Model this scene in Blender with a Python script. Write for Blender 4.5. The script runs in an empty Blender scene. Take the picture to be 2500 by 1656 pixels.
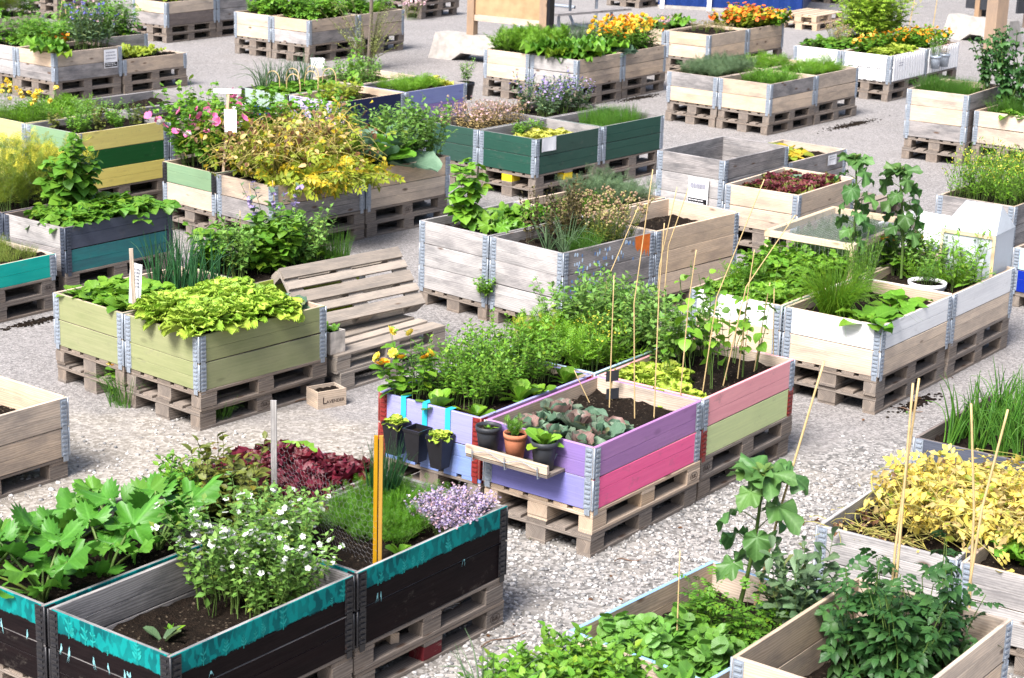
import bpy, math, random
import numpy as np
from mathutils import Matrix, Vector
R=math.radians; PI=math.pi
sc=bpy.context.scene; col=sc.collection
# ---------------------------------------------------------------- camera, sky, sun, exposure
F,CH,PITCH,ROLL=4701.37,4.35902,.278739,-.0306961
cd=bpy.data.cameras.new('camera'); cam=bpy.data.objects.new('camera',cd); col.objects.link(cam); sc.camera=cam
cd.sensor_width=36; cd.lens=36*F/2500; cd.clip_end=400; cd.clip_start=.1
cam.matrix_world=Matrix.Translation((0,0,CH))@Matrix.Rotation(PI/2-PITCH,4,'X')@Matrix.Rotation(-ROLL,4,'Z')
cd.dof.use_dof=True; cd.dof.focus_distance=12.5; cd.dof.aperture_fstop=6.5
SUN_EL,SUN_AZ=R(52),R(238)          # azimuth the light comes from, counter-clockwise from +x
w=bpy.data.worlds.new('World'); sc.world=w; w.use_nodes=True
nt=w.node_tree; sky=nt.nodes.new('ShaderNodeTexSky'); sky.sky_type='NISHITA'; sky.sun_disc=False
sky.sun_elevation=SUN_EL; sky.sun_rotation=PI/2-SUN_AZ; sky.air_density=1.0; sky.dust_density=4; sky.ozone_density=.6
nt.links.new(sky.outputs[0],nt.nodes['Background'].inputs[0]); nt.nodes['Background'].inputs[1].default_value=.085
sd=bpy.data.lights.new('sun','SUN'); sd.energy=3.3; sd.angle=R(26); sd.color=(1,.975,.95)
so=bpy.data.objects.new('sun',sd); col.objects.link(so)
so.rotation_euler=Vector((math.cos(SUN_AZ)*math.cos(SUN_EL),math.sin(SUN_AZ)*math.cos(SUN_EL),math.sin(SUN_EL))).to_track_quat('Z','Y').to_euler()
sc.cycles.max_bounces=5; sc.cycles.diffuse_bounces=1; sc.cycles.glossy_bounces=2; sc.cycles.transmission_bounces=3
sc.view_settings.view_transform='Standard'; sc.view_settings.look='None'; sc.view_settings.exposure=1.34; sc.view_settings.gamma=1
# ---------------------------------------------------------------- helpers
rs=np.random.RandomState(7); rnd=random.Random(5)
def at(px,py,z=0.,Y=None):
    """world point of a photo pixel at height z (or at depth Y)"""
    a,b=px-1250,828-py; cr,sr=math.cos(ROLL),math.sin(ROLL); x=(a*cr+b*sr)/F; y=(b*cr-a*sr)/F
    c,s=math.cos(PITCH),math.sin(PITCH); dy=c+y*s; dz=-s+y*c
    t=(z-CH)/dz if Y is None else Y/dy
    return Vector((x*t,dy*t,CH+dz*t))
def tag(o,label=None,cat=None,group=None,kind=None):
    for k,v in (('label',label),('category',cat),('group',group),('kind',kind)):
        if v: o[k]=v
    return o
def empty(name,loc=(0,0,0),rz=0,label=None,cat=None,group=None):
    o=bpy.data.objects.new(name,None); o.empty_display_size=.05; col.objects.link(o); o.location=loc; o.rotation_euler=(0,0,rz)
    return tag(o,label,cat,group)
def link(name,me,parent=None,loc=None,rz=None):
    o=bpy.data.objects.new(name,me); col.objects.link(o)
    if parent: o.parent=parent
    if loc is not None: o.location=loc
    if rz is not None: o.rotation_euler=(0,0,rz)
    return o
class MB:
    def __init__(s): s.v=[];s.f=[];s.uv=[];s.n=0
    def add(s,V,Fs,mi=0,uv=None,smooth=False):
        V=np.asarray(V,float); 
        for f in (Fs if isinstance(Fs,list) else [Fs]):
            f=np.asarray(f,int); 
            if len(f): s.f.append((f+s.n,np.full(len(f),mi) if np.isscalar(mi) else np.asarray(mi),smooth))
        s.v.append(V); s.uv.append(np.zeros((len(V),2)) if uv is None else np.asarray(uv,float)); s.n+=len(V)
    def box(s,a,b,mi=0,M=None,axis=0):
        a=np.array(a,float);b=np.array(b,float)
        V=np.array([[x,y,z] for x in (a[0],b[0]) for y in (a[1],b[1]) for z in (a[2],b[2])])
        Q=[(0,1,3,2),(4,6,7,5),(0,4,5,1),(2,3,7,6),(0,2,6,4),(1,5,7,3)]
        W=[];Fq=[];U=[];off=rs.uniform(0,50,2)
        d=(b-a); ax=int(np.argmax(d)); ot=[i for i in range(3) if i!=ax]
        uvv=np.stack([V[:,ax],V[:,ot[0]]+V[:,ot[1]]*1.0],1)+off
        if M is not None: V=V@np.array(M.to_3x3()).T+np.array(M.translation)
        s.add(V,np.array(Q),mi,uvv)
    def beam(s,L,h,t,M=None,ch=.0025,mi=0,mo=None,x0=0,z0=0):
        """board along x, outer face at y=0 (facing -y), thickness to +y, height z"""
        p=np.array([(ch,0),(0,ch),(0,h-ch),(ch,h),(t-ch,h),(t,h-ch),(t,ch),(t-ch,0)]) # (y,z)
        pu=np.cumsum(np.r_[0,np.hypot(*(np.diff(p,axis=0).T))])
        off=rs.uniform(0,60,2); xs=[0,L]
        V=[];U=[]
        for x in xs:
            for (y,z),q in zip(p,pu): V.append((x+x0,y,z+z0)); U.append((x+off[0],q+off[1]))
        V=np.array(V)
        if M is not None: V=V@np.array(M.to_3x3()).T+np.array(M.translation)
        q=[(i,8+i,8+(i+1)%8,(i+1)%8) for i in range(8)]
        m=[mi]*8
        if mo is not None: m=[mo]*3+[mi]*4+[mo]
        s.add(V,[np.array(q)],m,np.array(U)); s.f[-1]=(s.f[-1][0][:, ::-1],s.f[-1][1],False)
        k=s.n-16
        s.f.append((np.array([[k+i for i in range(8)]]),np.array([mi]),False)); s.f.append((np.array([[k+15-i for i in range(8)]]),np.array([mi]),False))
    def tubes(s,P,r0,r1,sides=4,mi=0,smooth=True,cap=False):
        """P (N,K,3)"""
        P=np.asarray(P,float)
        if P.ndim==2:P=P[None]
        N,K,_=P.shape; T=np.gradient(P,axis=1); T/=np.linalg.norm(T,axis=2,keepdims=True)+1e-9
        ref=np.array([.83,.31,.11]); A=np.cross(T,ref); A/=np.linalg.norm(A,axis=2,keepdims=True)+1e-9; B=np.cross(T,A)
        r0=np.broadcast_to(np.asarray(r0,float),(N,)); r1=np.broadcast_to(np.asarray(r1,float),(N,))
        t=np.linspace(0,1,K); rr=r0[:,None]*(1-t)+r1[:,None]*t
        a=np.arange(sides)*2*PI/sides
        V=P[:,:,None,:]+rr[:,:,None,None]*(np.cos(a)[None,None,:,None]*A[:,:,None,:]+np.sin(a)[None,None,:,None]*B[:,:,None,:])
        idx=np.arange(N*K*sides).reshape(N,K,sides); n2=np.roll(idx,-1,axis=2)
        q=np.stack([idx[:,:-1],n2[:,:-1],n2[:,1:],idx[:,1:]],-1).reshape(-1,4)
        fl=[q]
        if cap: fl.append(idx[:,-1].reshape(N,sides))
        uv=np.stack([np.repeat(np.tile(np.linspace(0,1,K),N),sides)*np.linalg.norm(P[0,-1]-P[0,0]),np.tile(a*.01,N*K)],1)
        s.add(V.reshape(-1,3),fl,mi,uv,smooth)
    def inst(s,tm,pos,yaw,pitch,roll,scale,mi=0):
        """leaf template: grows along +Y, upper side +Z"""
        V,Q=tm; N=len(pos); yaw=np.broadcast_to(yaw,(N,))-PI/2; pitch=np.broadcast_to(pitch,(N,)); roll=np.broadcast_to(roll,(N,))
        sca=np.broadcast_to(np.asarray(scale,float),(N,)) if np.ndim(scale)<2 else None
        cy,sy,cp,sp,cr,sr=np.cos(yaw),np.sin(yaw),np.cos(pitch),np.sin(pitch),np.cos(roll),np.sin(roll)
        x,y,z=V[:,0][None],V[:,1][None],V[:,2][None]
        x1=x*cr[:,None]+z*sr[:,None]; z1=-x*sr[:,None]+z*cr[:,None]
        y2=y*cp[:,None]-z1*sp[:,None]; z2=y*sp[:,None]+z1*cp[:,None]
        x3=x1*cy[:,None]-y2*sy[:,None]; y3=x1*sy[:,None]+y2*cy[:,None]
        W=np.stack([x3,y3,z2],-1)*sca[:,None,None]+np.asarray(pos)[:,None,:]
        fl=[]
        for q in Q: fl.append((q[None]+(np.arange(N)*len(V))[:,None,None]).reshape(-1,q.shape[1]))
        s.add(W.reshape(-1,3),fl,mi,np.tile(V[:,:2],(N,1)),True)
    def mesh(s,name,mats):
        me=bpy.data.meshes.new(name); V=np.concatenate(s.v); me.vertices.add(len(V)); me.vertices.foreach_set('co',V.ravel())
        nl=sum(f.size for f,_,_ in s.f); nf=sum(len(f) for f,_,_ in s.f); me.loops.add(nl); me.polygons.add(nf)
        li=np.concatenate([f.ravel() for f,_,_ in s.f]); tot=np.concatenate([np.full(len(f),f.shape[1]) for f,_,_ in s.f])
        me.loops.foreach_set('vertex_index',li.astype(np.int32)); st=np.r_[0,np.cumsum(tot)[:-1]]
        me.polygons.foreach_set('loop_start',st.astype(np.int32))
        me.polygons.foreach_set('material_index',np.concatenate([m for _,m,_ in s.f]).astype(np.int32))
        me.polygons.foreach_set('use_smooth',np.concatenate([np.full(len(f),sm) for f,_,sm in s.f]))
        uv=np.concatenate(s.uv)[li]; me.uv_layers.new(name='UVMap').data.foreach_set('uv',uv.astype(np.float32).ravel())
        me.update(calc_edges=True); me.validate()
        for m in (mats if isinstance(mats,(list,tuple)) else [mats]): me.materials.append(m)
        return me
    def obj(s,name,mats,parent=None,loc=None,rz=None): return link(name,s.mesh(name,mats),parent,loc,rz)
# ---------------------------------------------------------------- materials
class NT:
    def __init__(s,name):
        s.m=bpy.data.materials.new(name); s.m.use_nodes=True; s.t=s.m.node_tree; s.b=s.t.nodes['Principled BSDF']; s.out=s.t.nodes['Material Output']
    def n(s,typ,ins={},**kw):
        d=s.t.nodes.new('ShaderNode'+typ)
        for k,v in kw.items(): setattr(d,k,v)
        for k,v in ins.items(): s.put(d.inputs[k],v)
        return d
    def put(s,sock,v):
        if isinstance(v,bpy.types.NodeSocket): s.t.links.new(v,sock)
        elif hasattr(v,'outputs'): s.t.links.new(v.outputs[0],sock)
        else:
            if isinstance(v,tuple) and len(v)==3 and sock.type=='RGBA': v=v+(1,)
            sock.default_value=v
    def mix(s,f,a,b,mode='MIX'):
        d=s.n('MixRGB',blend_type=mode); s.put(d.inputs[0],f); s.put(d.inputs[1],a); s.put(d.inputs[2],b); return d.outputs[0]
    def ramp(s,f,p0,p1,inv=False):
        d=s.n('MapRange',{'Value':f,'From Min':p0,'From Max':p1}); d.clamp=True
        if inv: d.inputs['To Min'].default_value=1; d.inputs['To Max'].default_value=0
        return d.outputs[0]
    def math(s,op,a,b=0.):
        d=s.n('Math',operation=op); s.put(d.inputs[0],a); s.put(d.inputs[1],b); return d.outputs[0]
    def noise(s,vec,scale,detail=3,rough=.55):
        d=s.n('TexNoise',{'Vector':vec,'Scale':scale,'Detail':detail,'Roughness':rough}); return d.outputs[0]
    def scaled(s,vec,x,y,z=1):
        return s.n('Mapping',{'Vector':vec,'Scale':(x,y,z)}).outputs[0]
    def bump(s,h,st,dist=.01):
        s.put(s.b.inputs['Normal'],s.n('Bump',{'Height':h,'Strength':st,'Distance':dist}).outputs[0])
_mc={}
def plain(name,c,rough=.6,metal=0,var=.15,scale=20):
    if name in _mc: return _mc[name]
    k=NT(name); tc=k.n('TexCoord').outputs['Object']; f=k.noise(tc,scale,4)
    c=tuple(c); k.put(k.b.inputs['Base Color'],k.mix(k.ramp(f,.3,.7),tuple(x*(1-var) for x in c),tuple(min(1,x*(1+var)) for x in c)))
    k.b.inputs['Roughness'].default_value=rough; k.b.inputs['Metallic'].default_value=metal
    k.bump(f,.08,.003)
    k.b.inputs['Specular IOR Level'].default_value=.25; _mc[name]=k.m; return k.m
def wood(name,a,b,stain=(.16,.15,.15),st=.5,paint=None,paint2=None,wear=.25,knot=1.,rough=.75,grainc=1.0,var=.20):
    """a light / b dark grain; stain = grey weathering; optional paint coat, worn along the grain"""
    if name in _mc: return _mc[name]
    k=NT(name); uv=k.n('UVMap').outputs[0]
    geo=k.n('NewGeometry').outputs['Random Per Island']; oi=k.n('ObjectInfo').outputs['Random']
    warp=k.noise(k.scaled(uv,1.2,6),1.5,2)
    v2=k.n('VectorMath',{0:uv,1:k.n('CombineXYZ',{'Y':k.math('MULTIPLY',warp,.05)})},operation='ADD').outputs[0]
    fine=k.noise(k.scaled(v2,4,110),1,4,.6)
    band=k.n('TexWave',{'Vector':k.scaled(v2,.5,14),'Scale':1.6,'Distortion':5.,'Detail':3,'Detail Scale':.9},wave_type='BANDS',bands_direction='Y').outputs['Fac']
    g=k.mix(.6,fine,band)
    base=k.mix(k.ramp(g,.12,.8),b,a)
    blot=k.noise(k.scaled(uv,2.6,8),1,6,.7)
    base=k.mix(k.math('MULTIPLY',k.ramp(blot,.42,.64),st),base,stain)
    # dark water marks and knots
    kn=k.n('TexVoronoi',{'Vector':k.scaled(v2,3.1,8.5),'Scale':1.,'Randomness':1.}); kd=k.ramp(kn.outputs['Distance'],.07,.16,True)
    sel=k.ramp(k.n('SeparateColor',{0:kn.outputs['Color']}).outputs[0],.38,.42)
    kf=k.math('MULTIPLY',k.math('MULTIPLY',kd,sel),.9*knot)
    base=k.mix(kf,base,(.10,.06,.04))
    hf=g
    if paint:
        p=k.mix(k.ramp(blot,.35,.7),paint,paint2 or tuple(x*.84 for x in paint))
        p=k.mix(k.math('MULTIPLY',k.ramp(fine,.5,.75),.32*grainc),p,tuple(x*.6 for x in paint)); p=k.mix(k.math('MULTIPLY',k.ramp(k.noise(k.scaled(uv,1.5,55),1,3,.6),.45,.7),.3),p,tuple(min(1,x*1.25+.01) for x in paint)); p=k.mix(k.math('MULTIPLY',k.ramp(k.noise(k.scaled(uv,5,7),1,5,.8),.58,.72),.35),p,(.16,.14,.12))
        p=k.mix(k.math('MULTIPLY',kf,.6),p,tuple(x*.35 for x in paint))
        ch=k.noise(k.scaled(uv,9,60),1,6,.75)
        wf=k.ramp(k.math('ADD',k.math('MULTIPLY',ch,.75),k.math('MULTIPLY',blot,.3)),.80-wear*.35,.84-wear*.3)
        base=k.mix(wf,p,base)
    hs=k.n('HueSaturation',{'Color':base}); 
    k.put(hs.inputs['Value'],k.math('ADD',k.math('MULTIPLY',geo,var*2),1-var)); k.put(hs.inputs['Saturation'],k.math('ADD',k.math('MULTIPLY',oi,.3),.85))
    k.put(k.b.inputs['Base Color'],hs.outputs[0]); k.b.inputs['Roughness'].default_value=rough; k.b.inputs['Specular IOR Level'].default_value=.06 if (paint and max(paint)<.05) else .3
    k.bump(hf,.25,.002)
    _mc[name]=k.m; return k.m
GREYST=(.17,.16,.17)
WD={'n':('fresh_pine',(.64,.51,.385),(.49,.37,.265),(.26,.21,.18),.55),
 'm':('aged_pine',(.55,.44,.34),(.40,.305,.225),(.19,.165,.15),.65),
 'g':('grey_pine',(.34,.32,.315),(.20,.18,.175),(.085,.085,.09),.75),
 'p':('silver_pine',(.44,.42,.41),(.30,.28,.275),(.145,.14,.145),.7),
 'd':('dark_pine',(.22,.18,.16),(.12,.09,.08),(.07,.06,.06),.6),  # darker pine, used mainly for inner board faces
 'P':('pallet_wood_weathered',(.30,.25,.21),(.165,.13,.105),(.085,.075,.07),.7),
 'Q':('pallet_wood_top_lit',(.40,.345,.295),(.26,.215,.175),(.15,.14,.13),.6),  # lighter copy of the pallet wood, with top light put into its colour
 'N':('pallet_wood_fresh',(.58,.44,.31),(.40,.28,.19),(.25,.20,.16),.4)}
PT={'sage':((.275,.285,.15),(.215,.24,.115),.2),'white':((.80,.80,.80),(.70,.70,.71),.06),'violet':((.19,.12,.36),(.23,.14,.38),.08),
 'orchid':((.40,.21,.41),(.35,.18,.38),.08),'periw':((.21,.20,.54),(.18,.18,.50),.16),'blue':((.15,.25,.56),(.19,.26,.57),.1),'lav':((.27,.27,.60),(.25,.25,.58),.06),
 'hot':((.90,.22,.38),(.84,.19,.35),.05),'pink':((.84,.40,.42),(.78,.35,.38),.08),'lime':((.60,.66,.34),(.52,.60,.31),.14),'limey':((.36,.46,.04),(.30,.40,.04),.05),
 'pine':((.018,.062,.045),(.022,.075,.055),.04),'navy':((.008,.014,.055),(.01,.018,.07),.05),'slate':((.075,.085,.12),(.05,.06,.085),.28),'tealw':((.02,.19,.19),(.03,.11,.13),.22),
 'teal':((.012,.36,.31),(.03,.46,.37),.12),'black':((.006,.004,.005),(.011,.006,.007),.04),'yel':((.74,.64,.24),(.70,.58,.22),.03),'dgreen':((.012,.085,.022),(.012,.075,.02),.03),
 'mint':((.20,.30,.18),(.17,.27,.17),.18),'lilac':((.46,.40,.62),(.42,.36,.58),.14),'smoke':((.21,.24,.42),(.18,.20,.40),.14),'gsage':((.30,.38,.34),(.27,.35,.31),.12),
 'plum':((.26,.19,.40),(.24,.17,.38),.14),'sky':((.45,.66,.80),(.40,.60,.78),.05),'deep':((.015,.035,.30),(.015,.03,.26),.04),'rim':((.26,.42,.66),(.22,.38,.62),.12),
 'orange':((.75,.17,.02),(.65,.13,.02),.1)}
def WM(key):
    if key in WD: n,a,b,s,st=WD[key]; return wood(n,a,b,s,st)
    a,b,wr=PT[key]; return wood('paint_'+key,(.55,.44,.34),(.4,.3,.22),(.25,.22,.2),.4,paint=a,paint2=b,wear=wr,knot=.7,rough=.55,var=.06,grainc=.8)
def galv(name,c,metal=.55,rust=0):
    if name in _mc: return _mc[name]
    k=NT(name); tc=k.n('TexCoord').outputs['Object']; f=k.noise(tc,35,4); v=k.n('TexVoronoi',{'Vector':tc,'Scale':90.}).outputs['Color']
    b=k.mix(k.ramp(f,.3,.7),tuple(x*.7 for x in c),c); b=k.mix(.12,b,k.mix(k.n('SeparateColor',{0:v}).outputs[0],tuple(x*.4 for x in c),tuple(min(1,x*1.7) for x in c)))
    k.put(k.b.inputs['Base Color'],b); k.b.inputs['Metallic'].default_value=metal; k.b.inputs['Roughness'].default_value=.42
    rs_=k.ramp(k.noise(tc,14,4,.7),.62,.74); b2=k.mix(k.math('MULTIPLY',rs_,k.math('MULTIPLY',k.n('ObjectInfo').outputs['Random'],.75)),b,(.13,.06,.03)); k.put(k.b.inputs['Base Color'],b2)
    k.bump(f,.1,.002); _mc[name]=k.m; return k.m
STEEL=galv('galvanised_steel',(.36,.41,.48),.3); REDM=galv('rust_red_painted_steel',(.26,.028,.025),.1); BLKM=galv('black_painted_steel',(.025,.025,.03),.2); SLTM=galv('slate_painted_steel',(.07,.085,.12),.2)
HM={'s':STEEL,'r':REDM,'k':BLKM,'b':SLTM}
def soilmat():
    k=NT('dark_garden_soil'); tc=k.n('TexCoord').outputs['Object']; f=k.noise(tc,28,6,.7); v=k.n('TexVoronoi',{'Vector':tc,'Scale':85.})
    b=k.mix(k.ramp(f,.3,.72),(.004,.003,.002),(.020,.013,.009)); b=k.mix(k.ramp(k.n('SeparateColor',{0:v.outputs['Color']}).outputs[0],.95,.985),b,(.09,.07,.05))
    k.put(k.b.inputs['Base Color'],b); k.b.inputs['Roughness'].default_value=.95; k.b.inputs['Specular IOR Level'].default_value=.12; k.bump(k.mix(.5,f,v.outputs['Distance']),.9,.02); return k.m
SOIL=soilmat()
LC={ # foliage: two tints, translucency
 'lime':((.40,.58,.07),(.24,.42,.03)),'lime2':((.42,.54,.07),(.30,.46,.04)),'yolk':((.55,.55,.10),(.45,.50,.06)),'green':((.13,.30,.026),(.07,.19,.018)),'bright':((.165,.35,.028),(.09,.23,.018)),
 'mid':((.10,.22,.035),(.05,.135,.024)),'dark':((.030,.095,.022),(.015,.05,.014)),'sage':((.13,.21,.10),(.08,.15,.07)),'blue':((.16,.27,.175),(.10,.19,.12)),
 'cabb':((.15,.26,.15),(.20,.20,.17)),'purp':((.34,.17,.16),(.20,.17,.14)),'red':((.15,.012,.022),(.07,.006,.014)),'redbr':((.20,.035,.05),(.14,.05,.03)),'olive':((.16,.19,.03),(.10,.12,.025)),
 'brown':((.20,.10,.045),(.11,.05,.025)),'straw':((.60,.46,.18),(.44,.31,.12)),'yellow':((.66,.48,.03),(.50,.40,.03)),'ylw2':((.86,.68,.10),(.74,.58,.18)),'ygreen':((.30,.36,.03),(.20,.28,.025)),
 'fern':((.17,.36,.02),(.11,.27,.018)),'dill':((.22,.36,.03),(.22,.22,.03)),'onion':((.045,.15,.05),(.025,.10,.035)),'chive':((.10,.26,.03),(.06,.17,.02)),'grass':((.17,.27,.04),(.22,.24,.05)),
 'tom':((.055,.15,.035),(.025,.08,.02)),'sunf':((.10,.22,.055),(.055,.14,.035)),'stem':((.16,.26,.06),(.10,.18,.04)),'dstem':((.11,.09,.05),(.07,.05,.03)),'ystem':((.46,.42,.12),(.36,.33,.09)),
 'oliv2':((.12,.11,.03),(.07,.045,.03)),'squash':((.10,.28,.028),(.055,.18,.02)),'pea':((.18,.34,.065),(.115,.25,.04)),'thyme':((.10,.13,.05),(.07,.09,.04)),'moss':((.10,.28,.01),(.06,.19,.01)),'gold':((.26,.28,.05),(.17,.17,.035)),
 'nas':((.10,.26,.03),(.13,.28,.05)),'wisp':((.24,.28,.09),(.16,.19,.06))}
def LM(key):
    nm='leaf_'+key
    if nm in _mc: return _mc[nm]
    a,b=LC[key]; k=NT(nm); geo=k.n('NewGeometry').outputs['Random Per Island']; oi=k.n('ObjectInfo').outputs['Random']; tc=k.n('TexCoord').outputs['Object']
    uv=k.n('UVMap').outputs[0]; f=k.noise(tc,45,3)
    c=k.mix(geo,a,b); c=k.mix(k.ramp(f,.35,.75),c,k.mix(.45,c,a))
    sy=k.n('SeparateXYZ',{0:uv}).outputs[1]; vn=k.math('FRACT',k.math('MULTIPLY',k.math('SUBTRACT',sy,k.math('MULTIPLY',k.math('ABSOLUTE',k.n('SeparateXYZ',{0:uv}).outputs[0]),.8)),8.)); c=k.mix(k.math('MULTIPLY',k.ramp(vn,0.,.16,True),.22),c,tuple(min(1,v*1.5+.03) for v in a)); c=k.mix(k.math('MULTIPLY',k.ramp(k.noise(tc,16,3),.5,.7),.25),c,tuple(v*.6 for v in b))
    # pale midrib
    x=k.math('ABSOLUTE',k.n('SeparateXYZ',{0:uv}).outputs[0]); c=k.mix(k.math('MULTIPLY',k.ramp(x,.0,.035,True),.35),c,tuple(min(1,v*1.5+.05) for v in a))
    c=k.mix(k.math('MULTIPLY',k.ramp(geo,.92,.97),.0 if key[:3] in ('lim','yol','red','nas','tom') else .45),c,(min(1,a[0]*2.2+.05),min(1,a[1]*1.25+.03),a[2]*.8))
    hs=k.n('HueSaturation',{'Color':c}); k.put(hs.inputs['Value'],k.math('ADD',k.math('MULTIPLY',k.math('FRACT',k.math('MULTIPLY',geo,7.3)),.35),k.math('ADD',k.math('MULTIPLY',oi,.3),.70))); k.put(hs.inputs['Hue'],k.math('ADD',k.math('MULTIPLY',geo,.02),.49))
    k.put(k.b.inputs['Base Color'],hs.outputs[0]); k.b.inputs['Roughness'].default_value=.45; k.b.inputs['Specular IOR Level'].default_value=.4; k.bump(k.mix(.5,k.ramp(vn,0.,.3),f),.35,.004)
    tr=k.n('BsdfTranslucent',{'Color':hs.outputs[0]}); mx=k.n('MixShader',{0:.3,1:k.b.outputs[0],2:tr.outputs[0]}); k.t.links.new(mx.outputs[0],k.out.inputs[0])
    _mc[nm]=k.m; return k.m
FC={'orange':((.90,.25,.01),(.95,.40,.02)),'yellow':((.92,.62,.02),(.90,.75,.15)),'cal':((.95,.30,.01),(.95,.62,.03)),'redor':((.80,.05,.01),(.90,.22,.02)),'pinkm':((.80,.10,.32),(.85,.22,.45)),'white':((.85,.85,.80),(.8,.82,.78)),
 'blue':((.12,.10,.55),(.20,.16,.62)),'lav':((.36,.29,.40),(.46,.39,.49)),'violet':((.30,.22,.50),(.42,.34,.58)),'pink':((.75,.45,.52),(.8,.58,.62)),'mustard':((.75,.66,.05),(.65,.62,.08)),'red':((.30,.01,.01),(.45,.03,.01)),'dry':((.40,.28,.18),(.28,.17,.10)),'straw':((.40,.36,.14),(.32,.28,.10))}
def FM(key):
    nm='petal_'+key
    if nm in _mc: return _mc[nm]
    a,b=FC[key]; k=NT(nm); geo=k.n('NewGeometry').outputs['Random Per Island']; f=k.noise(k.n('TexCoord').outputs['Object'],60,2)
    c=k.mix(k.mix(.3,geo,f),a,b); k.put(k.b.inputs['Base Color'],c); k.b.inputs['Roughness'].default_value=.6
    tr=k.n('BsdfTranslucent',{'Color':c}); mx=k.n('MixShader',{0:.25,1:k.b.outputs[0],2:tr.outputs[0]}); k.t.links.new(mx.outputs[0],k.out.inputs[0])
    _mc[nm]=k.m; return k.m
# ---------------------------------------------------------------- ground
def ground():
    k=NT('asphalt_and_gravel'); tc=k.n('TexCoord').outputs['Object']
    v1=k.n('TexVoronoi',{'Vector':tc,'Scale':85.}); v2=k.n('TexVoronoi',{'Vector':tc,'Scale':42.}); big=k.noise(tc,.35,4); med=k.noise(tc,2.2,5,.65); fin=k.noise(tc,150,3)
    s1=k.n('SeparateColor',{0:v1.outputs['Color']}).outputs[0]; s2=k.n('SeparateColor',{0:v2.outputs['Color']}).outputs[0]
    asp=k.mix(k.ramp(s1,.2,.95),(.135,.125,.122),(.33,.31,.30)); asp=k.mix(k.math('MULTIPLY',k.ramp(s2,.55,1.),.25),asp,(.50,.47,.455)); asp=k.mix(k.math('MULTIPLY',k.ramp(s2,.3,.0),.3),asp,(.07,.065,.065)); asp=k.mix(k.math('MULTIPLY',k.ramp(med,.42,.7),.35),asp,(.17,.155,.15)); asp=k.mix(k.math('MULTIPLY',k.ramp(big,.4,.7),.25),asp,(.34,.32,.325))
    gra=k.mix(k.ramp(s2,.1,.9),(.10,.095,.09),(.35,.33,.315)); gra=k.mix(k.math('MULTIPLY',k.ramp(med,.5,.68),.6),gra,(.28,.25,.215))
    y=k.n('SeparateXYZ',{0:tc}); tanm=k.math('MULTIPLY',k.ramp(k.math('ADD',y.outputs[0],k.math('MULTIPLY',med,1.2)),.9,-.7),.6); gra=k.mix(tanm,gra,k.mix(k.ramp(s2,.3,1.),(.26,.225,.185),(.42,.38,.33)))
    edge=k.math('ADD',y.outputs[1],k.math('MULTIPLY',k.math('SUBTRACT',med,.5),2.6))
    gm=k.ramp(edge,12.4,13.4,True)
    c=k.mix(gm,asp,gra); k.put(k.b.inputs['Base Color'],c); k.b.inputs['Roughness'].default_value=.92
    k.bump(k.mix(gm,v1.outputs['Distance'],v2.outputs['Distance']),.5,.008)
    mb=MB(); n=60; xs=np.linspace(-60,60,n); ys=np.linspace(-5,120,n); X,Y=np.meshgrid(xs,ys); V=np.stack([X.ravel(),Y.ravel(),0*X.ravel()],1)
    i=np.arange(n*n).reshape(n,n); mb.add(V,np.stack([i[:-1,:-1],i[:-1,1:],i[1:,1:],i[1:,:-1]],-1).reshape(-1,4),0,V[:,:2])
    tag(mb.obj('ground',k.m),kind='structure')
ground()
def ico():
    t=(1+5**.5)/2; V=np.array([(-1,t,0),(1,t,0),(-1,-t,0),(1,-t,0),(0,-1,t),(0,1,t),(0,-1,-t),(0,1,-t),(t,0,-1),(t,0,1),(-t,0,-1),(-t,0,1)])/math.hypot(1,t)
    Fc=np.array([(0,11,5),(0,5,1),(0,1,7),(0,7,10),(0,10,11),(1,5,9),(5,11,4),(11,10,2),(10,7,6),(7,1,8),(3,9,4),(3,4,2),(3,2,6),(3,6,8),(3,8,9),(4,9,5),(2,4,11),(6,2,10),(8,6,7),(9,8,1)]); return V,Fc
ICO=ico()
def stones(name,n,xr,yr,smin,smax,dens,seed):
    r=np.random.RandomState(seed); x=r.uniform(*xr,n); y=r.uniform(*yr,n); keep=r.rand(n)<dens(x,y); x,y=x[keep],y[keep]; N=len(x)
    s=smin+(smax-smin)*r.rand(N)**3; V,Fc=ICO; sc3=np.stack([s*r.uniform(.7,1.3,N),s*r.uniform(.7,1.2,N),s*r.uniform(.4,.75,N)],1)
    a=r.uniform(0,6.28,N); W=V[None]*sc3[:,None,:]*(1+.18*r.randn(N,12,1)); ca,sa=np.cos(a)[:,None],np.sin(a)[:,None]
    W=np.stack([W[...,0]*ca-W[...,1]*sa+x[:,None],W[...,0]*sa+W[...,1]*ca+y[:,None],W[...,2]+sc3[:,2][:,None]*.35],-1)
    mb=MB(); mb.add(W.reshape(-1,3),(Fc[None]+(np.arange(N)*12)[:,None,None]).reshape(-1,3),0,None,True)
    k=NT('pebbles'); geo=k.n('NewGeometry').outputs['Random Per Island']; f=k.noise(k.n('TexCoord').outputs['Object'],90,3)
    d=k.n('ValToRGB',{0:geo}); e=d.color_ramp.elements; e[0].color=(.06,.06,.065,1); e[1].color=(.72,.70,.68,1); q=e.new(.25); q.color=(.15,.145,.145,1); q=e.new(.5); q.color=(.30,.28,.26,1); q=e.new(.8); q.color=(.50,.47,.45,1)
    k.put(k.b.inputs['Base Color'],k.mix(.2,d.outputs[0],f)); k.b.inputs['Roughness'].default_value=.8
    o=mb.obj(name,k.m); tag(o,'loose grey and white pebbles on the ground between the planter boxes','gravel',kind='stuff')
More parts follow.
